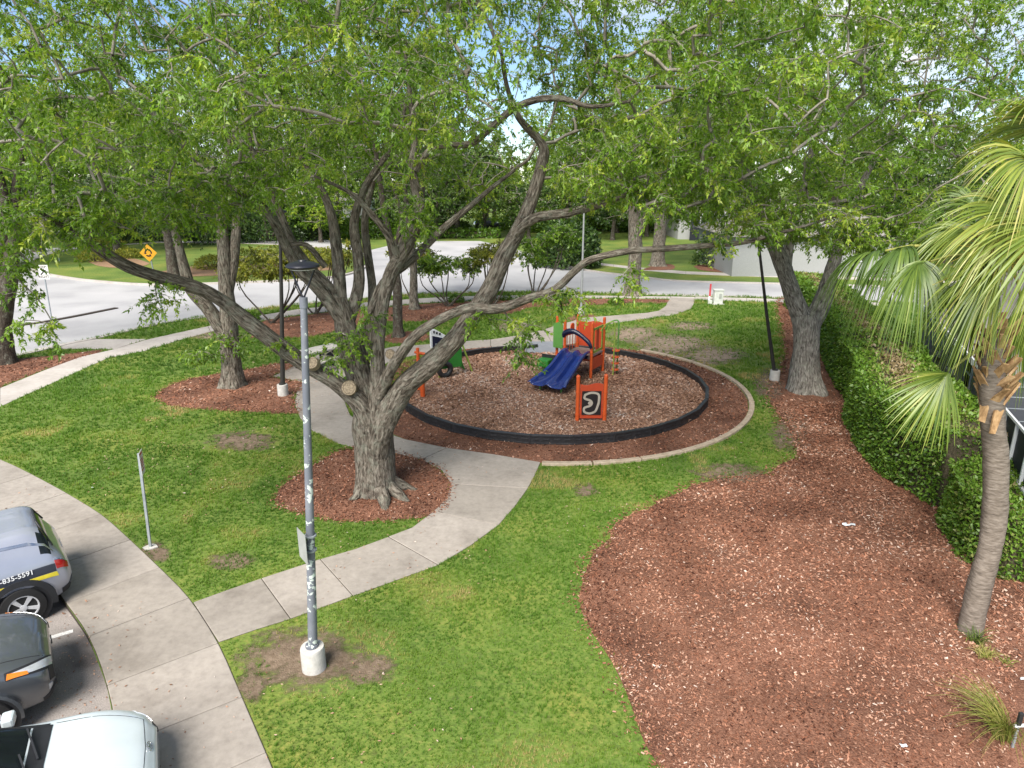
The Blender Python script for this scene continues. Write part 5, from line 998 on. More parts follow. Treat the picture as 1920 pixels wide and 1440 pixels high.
# ------------------------------------------------------------------ lamp posts and signs
LAMPBLK = plain('lamp_black', (.012, .012, .02), .35, spec=.5); LCONC = noisy('lamp_base_concrete', [(.3, (.36, .345, .32)), (.7, (.50, .48, .45))], scale=8, bump=.3, coord='obj')
POLE_G = noisy('weathered_grey_pole', [(.40, (.13, .14, .165)), (.60, (.20, .215, .245))], scale=5, detail=8, rough=.55, bump=.1, coord='obj')
m, N, L, B = newmat('grey_pole_with_lichen')                          # grey paint with pale lichen spots down one flank
tcn = N.new('ShaderNodeTexCoord'); n1_ = N.new('ShaderNodeTexNoise'); n1_.inputs['Scale'].default_value = 11; n1_.inputs['Detail'].default_value = 6; L.new(tcn.outputs['Object'], n1_.inputs['Vector'])
rA = ramp(N, [(.57, (0, 0, 0, 1)), (.60, (1, 1, 1, 1))]); L.new(n1_.outputs[0], rA.inputs[0]); n2_ = N.new('ShaderNodeTexNoise'); n2_.inputs['Scale'].default_value = 3; L.new(tcn.outputs['Object'], n2_.inputs['Vector'])
rB = ramp(N, [(.35, (.115, .125, .15, 1)), (.65, (.17, .18, .205, 1))]); L.new(n2_.outputs[0], rB.inputs[0]); mxn = N.new('ShaderNodeMixRGB'); mxn.inputs[2].default_value = (.52, .58, .53, 1); L.new(rA.outputs[0], mxn.inputs[0]); L.new(rB.outputs[0], mxn.inputs[1]); L.new(mxn.outputs[0], B.inputs['Base Color']); B.inputs['Roughness'].default_value = .55
POLE_L = m
POLE_D = plain('dark_bronze_pole', (.030, .028, .026), .45, var=.2); POLE_P = plain('pale_grey_pole', (.22, .23, .235), .55, var=.15)
def lamp(px_, py_, top, label, mat, r=.075, base=True, hb=.40, rb=.185, H=6.3):
    g_ = G(px_, py_); Y = g_[1]+rb; b = Vector((g_[0], Y, 0)); t = empty('street_lamp', b, label, 'lamp post', 'park lamp posts')
    tv = Vector(AT(*top, Y)); d = (tv-b).normalized(); hp_ = H/d.z
    MB().lathe([(rb*1.03, -.1), (rb, .02), (rb, hb-.03), (rb*.95, hb), (.09, hb+.005)], b, 24).build('concrete_base', LCONC, t, smooth=True)
    MB().lathe([(r*1.35, hb), (r*1.3, hb+.05), (r*1.05, hb+.06)], b, 16).build('base_collar', mat, t)
    neck = b+d*(hp_-.46)
    pl = MB().tube([b+UPV*.2, b+d*hp_*.4, neck], [r, r*.82, r*.6], 20).build('pole', mat, t, smooth=True)
    MB().tube([neck-d*.12, neck+d*.02], r*.72, 16).build('collar', LAMPBLK if mat != POLE_L else POLE_G, t, smooth=True)
    head = b+d*hp_
    for s_ in (-1, 1): MB().tube([neck, neck+d*.12+Vector((s_*.05, 0, 0)), head-d*.06+Vector((s_*.16, 0, 0))], .013, 8).build('arm', LAMPBLK, t, smooth=True)
    lh = MB().lathe([(.05, -.065), (.18, -.062), (.212, -.045), (.22, -.03), (.215, -.012), (.17, .012), (.09, .032), (.06, .036), (.05, .05), (.01, .054)], head, 28).build('lamp_head', LAMPBLK, t, smooth=True)
    MB().lathe([(.03, -.078), (.16, -.072), (.165, -.06)], head, 24).build('lens', WHITEP, lh)
    return b, d, Y
fb, fd, fY = lamp(583, 1268, (567, 490), 'grey lamp post with lichen standing beside the near footpath', POLE_L)
lamp(528, 744, (524, 360), 'dark lamp post in the mulch bed by the picnic table', POLE_D, r=.085)
lamp(1090, 592, (1097, 330), 'pale lamp post behind the play structure', POLE_P, r=.07)
lamp(1455, 716, (1424, 470), 'leaning dark lamp post left of the grey trunked oak', POLE_D, r=.07)
SIGNW = plain('sign_white', (.62, .60, .58), .5, var=.06); SIGNB = plain('sign_back_aluminium', (.34, .35, .33), .5, metal=.2); RED = plain('sign_red', (.45, .05, .06), .5); BLK = plain('sign_black', (.012, .012, .012), .5); YEL = plain('sign_yellow', (.80, .38, .02), .45, var=.05)
# plate strapped to the front lamp post
sp = Vector(AT(567, 1024, fY-.10)); sg = empty('pole_sign', sp, 'weathered sign plate strapped to the grey lamp post', 'sign')
sx = Vector((.42, -.55, 0)).normalized(); MB().plate([(-.16, -.24), (.16, -.24), (.16, .24), (-.16, .24)], sp, sx, UPV, .006).build('plate', SIGNB, sg)
for z in (-.12, .12): MB().lathe([(.088, -.012), (.088, .012)], Vector((fb.x+fd.x*(sp.z+z)/fd.z, fY, sp.z+z)), 16).build('strap', STEEL, sg)
# parking sign
g_ = G(282, 1027); b = Vector((*g_, 0)); ps = empty('parking_sign', b, 'small parking sign on a thin galvanised post in the lawn', 'sign')
tpv = Vector(AT(260, 850, g_[1])); MB().bar(b-UPV*.1, tpv, .05, .035, up=(0, 1, 0)).build('post', STEEL, ps)
ph = [(.0, -.04), (.02, -.12), (.08, -.15), (.16, -.11), (.17, -.02), (.10, .06), (.02, .07)]
MB().prism([(b.x+math.cos(i)*.14*random.uniform(.7, 1.2), b.y+math.sin(i)*.11*random.uniform(.7, 1.2)) for i in np.linspace(0, 5.6, 9)], -.05, .03).build('footing', LCONC, ps)
sc0 = tpv-UPV*.20; sx = Vector((.30, -.95, 0)).normalized(); sn = sx.cross(UPV)
plt = MB().plate([(-.15, -.24), (.15, -.24), (.15, .24), (-.15, .24)], sc0+sn*-.03, sx, UPV, .005).build('plate', SIGNW, ps)
for k, (z, wd_, h_) in enumerate(((.17, .20, .05), (.07, .22, .025), (.02, .20, .025), (-.03, .22, .025), (-.08, .18, .025), (-.15, .22, .03))):
    MB().plate([(-wd_/2, z), (wd_/2, z), (wd_/2, z+h_), (-wd_/2, z+h_)], sc0+sn*-.034, sx, UPV, .002).build('print', RED, plt)
def text(name, body, size, mat, parent, M_, ext=.0015):
    cu = bpy.data.curves.new(name, 'FONT'); cu.body = body; cu.size = size; cu.align_x = 'CENTER'; cu.align_y = 'CENTER'; cu.extrude = ext; cu.offset = size*.012; cu.resolution_u = 3
    ob = bpy.data.objects.new(name, cu); COL.objects.link(ob); me = bpy.data.meshes.new_from_object(ob.evaluated_get(bpy.context.evaluated_depsgraph_get())); bpy.data.objects.remove(ob)
    me.transform(M_); o = finish(name, me, mat, parent); return o
def frame(o, ux, uy, off=Vector((0, 0, 0))):
    ux, uy = Vector(ux).normalized(), Vector(uy).normalized(); n = ux.cross(uy); m4 = Matrix((ux, uy, n)).transposed().to_4x4(); m4.translation = Vector(o)-off; return m4
# keep-right sign on the median
g_ = G(97, 600); b = Vector((*g_, 0)); kr_ = empty('keep_right_sign', b, 'white keep right sign with black arrow on the median', 'sign')
tpv = Vector(AT(82, 510, g_[1])); MB().tube([b-UPV*.1, tpv+UPV*.1], .035, 8).build('post', STEEL, kr_)
pl_ = MB().plate([(-.29, -.37), (.29, -.37), (.29, .37), (-.29, .37)], tpv+Vector((0, -.05, 0)), (1, 0, 0), UPV, .008).build('plate', SIGNW, kr_)
off = wloc(pl_)
for s_, z in (('KEEP', .26), ('RIGHT', -.25)): text('lettering', s_, .19, BLK, pl_, frame(tpv+Vector((0, -.058, z)), (1, 0, 0), (0, 0, 1), off))
MB().plate([(-.17, -.11), (-.12, -.15), (.05, .01), (.10, -.05), (.17, .14), (-.03, .08), (.01, .05)], tpv+Vector((0, -.058, -.01)), (1, 0, 0), UPV, .004).build('arrow', BLK, pl_)
# roundabout warning diamond
g_ = G(311, 607); b = Vector((*g_, 0)); dm = empty('roundabout_sign', b, 'orange yellow diamond roundabout warning sign on the verge', 'sign')
tpv = Vector(AT(279, 474, g_[1])); MB().tube([b-UPV*.1, tpv+UPV*.3], .032, 8).build('post', STEEL, dm)
dp = MB().plate([(0, -.44), (.44, 0), (0, .44), (-.44, 0)], tpv+Vector((0, -.05, 0)), (1, 0, 0), UPV, .008).build('plate', YEL, dm)
for k in range(3):
    a0 = PI/2+k*2*PI/3; arc = [(.19*math.cos(a0+t), .19*math.sin(a0+t)) for t in np.linspace(.25, 1.6, 8)]; ain = [(.12*math.cos(a0+t), .12*math.sin(a0+t)) for t in np.linspace(1.6, .25, 8)]
    MB().plate(arc+ain, tpv+Vector((0, -.058, 0)), (1, 0, 0), UPV, .004).build('arrow', BLK, dp)
    c_, s_ = math.cos(a0+1.6), math.sin(a0+1.6); MB().plate([(.24*c_, .24*s_), (.155*math.cos(a0+2.05), .155*math.sin(a0+2.05)), (.07*c_, .07*s_)], tpv+Vector((0, -.058, 0)), (1, 0, 0), UPV, .004).build('arrow_head', BLK, dp)
# utility cabinet and marker post by the road
g_ = G(1345, 570); b = Vector((*g_, 0)); ub = empty('utility_cabinet', b, 'pale utility cabinet beside the road sidewalk', 'cabinet'); UT = plain('cabinet_paint', (.50, .52, .48), .5, var=.15)
MB().box(b+UPV*.42, (.52, .42, .84)).build('housing', UT, ub, bevel=.02); MB().box(b+UPV*.86, (.58, .48, .05)).build('lid', UT, ub); MB().box(b+Vector((.08, -.215, .5)), (.16, .012, .3)).build('label_plate', SIGNB, ub); MB().box(b+UPV*.0, (.7, .6, .08)).build('plinth', LCONC, ub)
g_ = G(1329, 570); b = Vector((*g_, 0)); mk = empty('marker_post', b, 'red and white utility marker post by the cabinet', 'marker post')
MB().box(b+UPV*.22, (.1, .03, .5)).build('lower_stake', WHITEP, mk); MB().box(b+Vector((.02, 0, .84)), (.1, .032, .74)).build('upper_stake', RED, mk)
MB().box(b+Vector((.02, -.12, .14)), (.22, .16, .24)).build('foot_block', UT, mk, bevel=.01)
# roadside bits
g_ = G(112, 492); b = Vector((*g_, 0)); dl = empty('delineator', b, 'thin grey delineator post at the roundabout entry', 'post'); MB().tube([b, b+UPV*.9], .04, 8).build('shaft', STEEL, dl); MB().box(b+UPV*.8, (.1, .05, .15)).build('reflector', RED, dl)
# litter and path spike in the mulch
LIT = plain('paper_litter', (.62, .64, .66), .7, var=.12)
def litter(px_, py_, label, s_):
    g_ = G(px_, py_); vs, fs = [], []
    for i in range(5):
        for j in range(3): vs.append((g_[0]+(i-2)*s_*.22+random.uniform(-.1, .1)*s_, g_[1]+(j-1)*s_*.2+random.uniform(-.1, .1)*s_, .03+random.uniform(0, .06)*s_*3))
    for i in range(4):
        for j in range(2): fs.append((i*3+j, (i+1)*3+j, (i+1)*3+j+1, i*3+j+1))
    o = MB().add(vs, fs).build('litter', LIT); m_ = o.modifiers.new('solid', 'SOLIDIFY'); m_.thickness = .006; tag(o, label, 'litter')
litter(1592, 988, 'crumpled white paper lying on the red mulch', .3); litter(1694, 1402, 'small white scrap on the mulch near the bottom edge', .1); litter(1918, 1276, 'white scrap at the right edge of the mulch', .12); litter(174, 916, 'tiny white scrap on the lawn by the sidewalk', .06)
g_ = G(1898, 1402); b = Vector((*g_, 0)); pk = empty('garden_stake', b, 'black topped metal garden stake at the lower right corner', 'stake')
MB().bar(b-UPV*.1, b+UPV*.38, .03, .02, up=(0, 1, 0)).build('stake', STEEL, pk); MB().box(b+UPV*.48, (.055, .045, .2)).build('cap', M_blackp, pk, bevel=.008); MB().tube([b+Vector((-.05, 0, .36)), b+Vector((.35, .03, .37))], .022, 8).build('crossbar', LIT, pk)
# ------------------------------------------------------------------ houses
WALLG = noisy('grey_stucco', [(.3, (.21, .22, .245)), (.7, (.27, .28, .31))], scale=30, bump=.3, bscale=80, dist=.006)
ROOF = noisy('shingle_roof', [(.3, (.17, .155, .14)), (.7, (.26, .24, .22))], scale=14, bump=.5, bscale=30); TRIM = plain('white_trim', (.66, .67, .69), .5, var=.05)
GLASS = plain('window_glass', (.012, .016, .02), .08, spec=.8, var=.2); SCREEN = plain('dark_screen', (.02, .022, .028), .6, spec=.2)
A0, A1 = Vector((11.75, 16.3, 0)), Vector((16.2, 27.2, 0)); hd = (A1-A0).normalized(); hn = Vector((hd.y, -hd.x, 0))
hs = empty('grey_house', A0, 'grey stucco house behind the long hedge', 'house')
MB().prism([tuple((A0+hn*.45)[:2]), tuple((A1+hn*.45)[:2]), tuple((A1+hn*7)[:2]), tuple((A0+hn*7)[:2])], -.05, 2.75).build('wall', WALLG, hs)
ev = [A0-hd*.3, A1+hd*.5]; rf = MB().add([ev[0]+UPV*2.76, ev[1]+UPV*2.76, ev[1]+hn*4+UPV*4.5, ev[0]+hn*4+UPV*4.5, ev[1]+hn*8+UPV*2.76, ev[0]+hn*8+UPV*2.76], [(0,1,2,3),(3,2,4,5),(0,3,5),(1,4,2),(0,5,4,1)]).build('roof', ROOF, hs)
MB().bar(ev[0]-hn*.02+UPV*2.68, ev[1]-hn*.02+UPV*2.68, .04, .17).build('fascia', TRIM, rf)
for t0 in (3.4, 5.6, 8.0):
    wc = A0+hd*t0+hn*.44+UPV*1.85; wf = MB().plate([(-.32, -.5), (.32, -.5), (.32, .5), (-.32, .5)], wc, hd, UPV, .06).build('window', TRIM, hs); MB().plate([(-.26, -.44), (.26, -.44), (.26, .44), (-.26, .44)], wc-hn*.026, hd, UPV, .02).build('pane', GLASS, wf); MB().bar(wc-hd*.3-hn*.045, wc+hd*.3-hn*.045, .03, .04).build('mullion', TRIM, wf); MB().bar(wc-hd*.4-hn*.06-UPV*.54, wc+hd*.4-hn*.06-UPV*.54, .14, .07).build('sill', WALLG, wf)
B0 = A0-hd*.15+hn*.1; B1 = B0-hd*4.6; sc_e = empty('screen_enclosure', B1, 'white framed dark screen enclosure at the right edge', 'screen enclosure')
MB().prism([tuple((B0)[:2]), tuple((B1)[:2]), tuple((B1+hn*5)[:2]), tuple((B0+hn*5)[:2])], .35, 2.36).build('screen', SCREEN, sc_e)
MB().prism([tuple((B0-hn*.05)[:2]), tuple((B1-hn*.05)[:2]), tuple((B1+hn*5)[:2]), tuple((B0+hn*5)[:2])], -.05, .36).build('knee_wall', TRIM, sc_e)
for k in range(6): q = B0.lerp(B1, k/5)-hn*.03; MB().bar(q+UPV*.36, q+UPV*2.4, .06, .06, up=hd).build('mullion', TRIM, sc_e); MB().bar(q+UPV*2.4, q+hn*5+UPV*2.75, .03, .05).build('rafter', STEEL, sc_e)
for z in (1.35, 2.38): MB().bar(B0-hn*.035+UPV*z, B1-hn*.035+UPV*z, .06, .06).build('rail', TRIM, sc_e)
MB().add([B0-hn*.02+UPV*2.42, B1-hn*.02+UPV*2.42, B1+hn*5+UPV*2.73, B0+hn*5+UPV*2.73], [(0,1,2,3)]).build('roof_screen', plain('roof_screen', (.045, .048, .055), .8), sc_e)
# white house across the road
WALLW = noisy('white_stucco', [(.3, (.25, .255, .25)), (.7, (.31, .315, .31))], scale=20, bump=.1)
def house(name, label, x0, x1, y0, y1, h, wallm, wins, group=None, roofh=2.2):
    t = empty(name, ((x0+x1)/2, y0, 0), label, 'house', group); MB().prism([(x0, y0), (x1, y0), (x1, y1), (x0, y1)], -.05, h).build('wall', wallm, t)
    xm, e = (x0+x1)/2, .5; ym = (y0+y1)/2; MB().add([(x0-e, y0-e, h+.01), (x1+e, y0-e, h+.01), (x1+e, y1+e, h+.01), (x0-e, y1+e, h+.01), (x0+(x1-x0)*.3, ym, h+roofh), (x1-(x1-x0)*.3, ym, h+roofh)], [(0,1,5,4),(1,2,5),(2,3,4,5),(3,0,4),(3,2,1,0)]).build('roof', ROOF, t)
    for wx, wz, ww, wh in wins:
        wf = MB().box((wx, y0-.02, wz), (ww, .1, wh)).build('window', TRIM, t); MB().box((wx, y0-.06, wz), (ww-.14, .06, wh-.14)).build('pane', GLASS, wf); MB().box((wx, y0-.1, wz), (.05, .03, wh-.14)).build('mullion', TRIM, wf)
    return t
g_ = G(1370, 521); house('white_house', 'white walled house across the road behind the right oak', g_[0]+.3, g_[0]+14, g_[1]+.8, g_[1]+11, 3.0, WALLW, [(g_[0]+10, 1.7, 1.2, 1.2)])
hf = house('screened_house', 'far white house with screened pool cage beyond the lawn', 20, 36, 84, 96, 3.0, WALLW, [(24.5, 1.6, 1.5, 1.5), (28, 1.6, 1.5, 1.5)])
cg = empty('pool_cage', (26, 78, 0), 'white framed pool cage in front of the far white house', 'pool cage')
for k in range(9): x = 21+k*1.5; MB().bar((x, 78, 0), (x, 78, 3.2), .1, .1, up=(0, 1, 0)).build('upright', TRIM, cg); MB().bar((x, 78, 3.2), (x, 83.5, 4.0), .1, .1).build('rafter', TRIM, cg)
for z in (.9, 2.0, 3.2): MB().bar((20.95, 77.98, z), (33.05, 77.98, z), .08, .1).build('rail', TRIM, cg)
MB().box((27, 82.5, 1.4), (11.9, .1, 2.8)).build('back_screen', SCREEN, cg)
house('distant_house', 'distant tan house behind the roundabout trees, right one', 0, 14, 128, 140, 3.2, WALLW, [(3, 1.6, 1.6, 1.5), (10, 1.6, 1.6, 1.5)])
house('distant_house', 'distant house behind the roundabout trees, left one', -42, -26, 122, 134, 3.2, WALLW, [(-38, 1.6, 1.6, 1.5), (-30, 1.6, 1.6, 1.5)])
# ------------------------------------------------------------------ cars
def paint(name, col, metal=.5, rough=.3):
    return noisy(name, [(.3, tuple(c*.94 for c in col)), (.7, col)], scale=3, rough=rough, bump=0, metal=metal, spec=.5, coat=.9, coord='obj')
TYRE = plain('tyre_rubber', (.013, .013, .014), .8, var=.2); ALLOY = plain('alloy_wheel', (.52, .53, .56), .3, metal=.15, var=.1); CLAD = plain('black_cladding', (.018, .019, .022), .6, var=.15); CARGLASS = plain('car_glass', (.010, .014, .016), .08, spec=.3)
LAMPC = plain('lamp_clear', (.55, .57, .60), .08, spec=.8, metal=.3); LAMPR = plain('lamp_red', (.42, .012, .015), .12, spec=.8); LAMPO = plain('lamp_amber', (.75, .22, .015), .15, spec=.7); CHROME = plain('chrome', (.6, .61, .63), .15, metal=.95)
class Car:
    def __init__(s, name, label, st, loc, rz, paintm, glass):
        s.root = empty(name, loc, label, 'car', 'cars in the parking bays', rz); s.pm = paintm
        rows = []
        for x, zb, ws, wm, zm, wb, zbt, wr, zr, zc in st:
            rows.append([(x, 0, zb), (x, ws*.85, zb), (x, ws, zb+.09), (x, wm, zm), (x, wb, zbt), (x, wr, zr), (x, wr*.55, zc-.012), (x, 0, zc)])
        A = np.array(rows); s.ku, s.kv = 6, 4
        B_ = np.stack([crv(A[:, j], s.ku) for j in range(A.shape[1])], 1); s.G = np.stack([crv(B_[i], s.kv) for i in range(B_.shape[0])], 0)
        s.nu, s.nv = s.G.shape[:2]; s.st = [r[0] for r in st]
        mask = np.full((s.nu-1, s.nv-1), 0); s.gl = []
        for gi, (nm, i0, i1, j0, j1, f0, f1, g0, g1) in enumerate(glass):
            a0, a1 = int(round((i0+f0)*s.ku)), int(round((i1+f1)*s.ku)); b0, b1 = int(round((j0+g0)*s.kv)), int(round((j1+g1)*s.kv)); mask[a0:a1, b0:b1] = gi+1; s.gl.append(nm)
        s.mask = mask; s.part('body', mask == 0, paintm, both=True, caps=True)
        for gi, nm in enumerate(s.gl):
            if nm in ('windscreen', 'rear_window'): s.part(nm, mask == gi+1, CARGLASS, both=True)
            else:
                for sd_ in (1, -1): s.part(nm, mask == gi+1, CARGLASS, sides=(sd_,))
    def part(s, nm, m_, mat, both=False, sides=None, caps=False):
        mb = MB(); nv = s.nv
        for sd_ in (sides or (1, -1)):
            vs = [(p[0], p[1]*sd_, p[2]) for r in s.G for p in r]; fs = []
            for i, j in zip(*np.nonzero(m_)):
                f = (i*nv+j, i*nv+j+1, (i+1)*nv+j+1, (i+1)*nv+j); fs.append(f if sd_ < 0 else f[::-1])
            if caps: fs += [tuple(range(nv)), tuple(range((s.nu-1)*nv, s.nu*nv))]
            mb.add(vs, fs)
        o = mb.build(nm, mat, s.root, world=False); bm = bmesh.new(); bm.from_mesh(o.data); bmesh.ops.remove_doubles(bm, verts=bm.verts, dist=.0005); bmesh.ops.delete(bm, geom=[v for v in bm.verts if not v.link_faces], context='VERTS'); bmesh.ops.recalc_face_normals(bm, faces=bm.faces); bm.to_mesh(o.data); bm.free(); shade(o.data, 50); return o
    def P(s, u, v, sd_, off=0):
        """surface point at station u (coarse), section v (coarse)"""
        fu, fv = min(max(u*s.ku, 0), s.nu-1.001), min(max(v*s.kv, 0), s.nv-1.001); i, j = int(fu), int(fv); a, b = fu-i, fv-j; g = s.G
        p = (g[i, j]*(1-a)+g[i+1, j]*a)*(1-b)+(g[i, j+1]*(1-a)+g[i+1, j+1]*a)*b; du = g[i+1, j]-g[i, j]; dv = g[i, j+1]-g[i, j]; n = unit(np.cross(du, dv))
        if n[1] < 0 and abs(n[1]) > .3: n = -n
        if abs(n[1]) <= .3 and n[2] < 0: n = -n
        p = p+n*off; return Vector((p[0], p[1]*sd_, p[2]))
    def patch(s, nm, mat, quad, sd_=1, off=.006, n=8, parent=None):
        """patch between 4 (u,v) corners, set proud of the body"""
        vs, fs = [], []; q = np.array(quad, float)
        for lay in (off, -.01):
            for i in range(n+1):
                for j in range(n+1):
                    a, b = i/n, j/n; uv = (q[0]*(1-a)+q[1]*a)*(1-b)+(q[3]*(1-a)+q[2]*a)*b; vs.append(s.P(uv[0], uv[1], sd_, lay))
        m = n+1
        for i in range(n):
            for j in range(n): f = (i*m+j, i*m+j+1, (i+1)*m+j+1, (i+1)*m+j); fs.append(f)
        k = m*m
        for i in range(n):
            fs += [(i*m, (i+1)*m, k+(i+1)*m, k+i*m), (i*m+n, (i+1)*m+n, k+(i+1)*m+n, k+i*m+n), (i, i+1, k+i+1, k+i), (n*m+i, n*m+i+1, k+n*m+i+1, k+n*m+i)]
        o = MB().add(vs, fs).build(nm, mat, parent or s.root, world=False); bm = bmesh.new(); bm.from_mesh(o.data); bmesh.ops.recalc_face_normals(bm, faces=bm.faces); bm.to_mesh(o.data); bm.free(); shade(o.data, 35); return o
    def wheels(s, xs, y, r, clad, rimm=ALLOY):
        RX = Matrix.Rotation(-PI/2, 3, 'X')
        for x in xs:
            for sd_ in (1, -1):
                R = RX if sd_ > 0 else Matrix.Rotation(PI/2, 3, 'X'); c = (x, sd_*(y-.068), r)
                w_ = MB().lathe([(r*.55, -.10), (r*.92, -.11), (r, -.08), (r, .08), (r*.95, .105), (r*.66, .118), (r*.64, .09)], c, 28, R).build('wheel', TYRE, s.root, smooth=True, world=False)
                rm = MB().lathe([(r*.64, .085), (r*.66, .112), (r*.60, .112), (r*.56, .06), (r*.1, .055)], c, 28, R)
                for k in range(5):
                    a = k*2*PI/5+.3; v = [Vector(c)+R@Vector((rr*math.cos(a+da), rr*math.sin(a+da), zz)) for rr, da, zz in ((r*.08, -.9, .095), (r*.60, -.17, .108), (r*.60, .17, .108), (r*.08, .9, .095))]; v2 = [q-R@Vector((0, 0, .03)) for q in v]
                    rm.add(v+v2, [(0,1,2,3),(4,7,6,5),(0,4,5,1),(1,5,6,2),(2,6,7,3),(3,7,4,0)])
                rm.lathe([(r*.16, .06), (r*.15, .105), (r*.02, .11)], c, 14, R); rm.build('rim', rimm, w_, world=False)
                MB().lathe([(.01, .0), (r*1.22, .0), (r*1.22, -.2)], (x, sd_*(y-.004), r), 28, R).build('wheel_well', CLAD, s.root, world=False)
                aw = .085 if clad else .03; arc = [Vector((x+(r*1.2+aw)*math.cos(t), sd_*(y+.03), r+(r*1.2+aw)*math.sin(t))) for t in np.linspace(-.18, PI+.18, 19)]; ain = [Vector((x+r*1.17*math.cos(t), sd_*(y+.045), r+r*1.17*math.sin(t))) for t in np.linspace(-.18, PI+.18, 19)]
                inn = [v-Vector((0, sd_*.09, 0)) for v in ain]; ou = [v-Vector((0, sd_*.09, 0)) for v in arc]; n = 19
                MB().add(arc+ain+inn+ou, [f for i in range(n-1) for f in ((i, i+1, n+i+1, n+i), (n+i, n+i+1, 2*n+i+1, 2*n+i), (i, i+1, 3*n+i+1, 3*n+i))]).build('arch_trim', CLAD if clad else s.pm, s.root, world=False)
SUVST = [(-2.20,.50,.55,.68,.60,.66,.72,.50,.80,.82),(-2.13,.36,.74,.84,.62,.81,.90,.66,1.00,1.03),(-2.00,.30,.80,.89,.66,.86,1.04,.66,1.22,1.27),(-1.80,.26,.82,.91,.70,.88,1.08,.62,1.55,1.60),(-1.20,.22,.83,.92,.72,.89,1.06,.63,1.58,1.64),(-.3,.22,.83,.92,.72,.89,1.04,.63,1.60,1.66),(.35,.22,.83,.92,.72,.89,1.02,.62,1.55,1.61),(1.0,.22,.83,.92,.72,.88,1.00,.72,1.08,1.11),(1.7,.26,.82,.90,.70,.85,.94,.62,1.00,1.03),(2.08,.30,.75,.82,.62,.75,.83,.54,.88,.91),(2.2,.42,.56,.64,.58,.60,.70,.47,.76,.78)]
SGL = [('side_window', 4, 7, 4, 5, .35, -.25, .1, -.1), ('windscreen', 6, 7, 5, 7, .05, -.05, 0, 0), ('rear_window', 2, 3, 5, 7, .1, -.15, 0, 0), ('quarter_window', 2, 3, 4, 5, .35, 0, .25, 0)]
def place(front_or_rear, heading, half, rear=False):
    d = Vector((math.cos(heading), math.sin(heading), 0)); p = Vector(front_or_rear); return (p-d*half) if not rear else (p+d*half)
# silver SUV, rear to the sidewalk
hj = math.radians(40)+PI; jl = place((-8.46, 11.42, -.13), hj, 2.2, rear=True)
jeep = Car('silver_suv', 'silver SUV with yellow stripe and phone number, rear to sidewalk', SUVST, jl, hj, paint('silver_paint', (.34, .36, .43), metal=.35), SGL)
jeep.wheels((-1.40, 1.32), .915, .355, True)
for sd_ in (1, -1):
    tl2 = jeep.patch('tail_light', LAMPR, [(.75, 3.75), (2.1, 3.55), (2.2, 3.95), (.75, 4.2)], sd_, .012); jeep.patch('light_frame', CHROME, [(.75, 4.22), (2.2, 3.98), (2.2, 4.06), (.75, 4.30)], sd_, .014, parent=tl2)
    jeep.patch('bumper_skirt', CLAD, [(.05, 1.0), (2.0, 1.0), (2.0, 2.25), (.05, 2.55)], sd_, .010, 10); jeep.patch('sill_cladding', CLAD, [(4.2, 1.2), (6.9, 1.2), (6.9, 2.3), (4.2, 2.3)], sd_, .008)
    jeep.patch('window_trim', CHROME, [(2.15, 4.45), (6.8, 4.95), (6.8, 5.02), (2.15, 4.54)], sd_, .010)
    jeep.patch('decal_band', plain('decal_dark', (.035, .04, .055), .4), [(2.2, 3.44), (6.8, 3.2), (6.8, 3.75), (2.2, 3.80)], sd_, .004, 14); jeep.patch('decal_stripe', plain('decal_yellow', (.72, .60, .05), .4), [(2.05, 3.22), (6.8, 2.98), (6.8, 3.18), (2.15, 3.42)], sd_, .005, 14)
    for u0 in (4.2, 5.6): jeep.patch('door_handle', paint('handle_silver', (.30, .32, .37)), [(u0, 3.76), (u0+.35, 3.76), (u0+.35, 3.86), (u0, 3.86)], sd_, .03, 3)
    mr = MB().box((.85, sd_*1.02, 1.08), (.16, .22, .16)).build('mirror', CLAD, jeep.root, world=False, bevel=.03)
MB().plate([(-.17, -.08), (.17, -.08), (.17, .08), (-.17, .08)], (-2.175, 0, .86), (0, 1, 0), (.12, 0, 1), .012).build('number_plate', SIGNW, jeep.root, world=False)
MB().tube([(-2.0, -.66, 1.23), (-1.86, -.3, 1.60), (-1.86, .3, 1.60), (-2.0, .66, 1.23)], .02, 8).build('window_seal', CLAD, jeep.root, world=False)
text('phone_number', '844-835-5591', .118, WHITEP, jeep.root, frame((-1.32, .928, .945), (-1, 0, .045), (0, -.12, 1)))
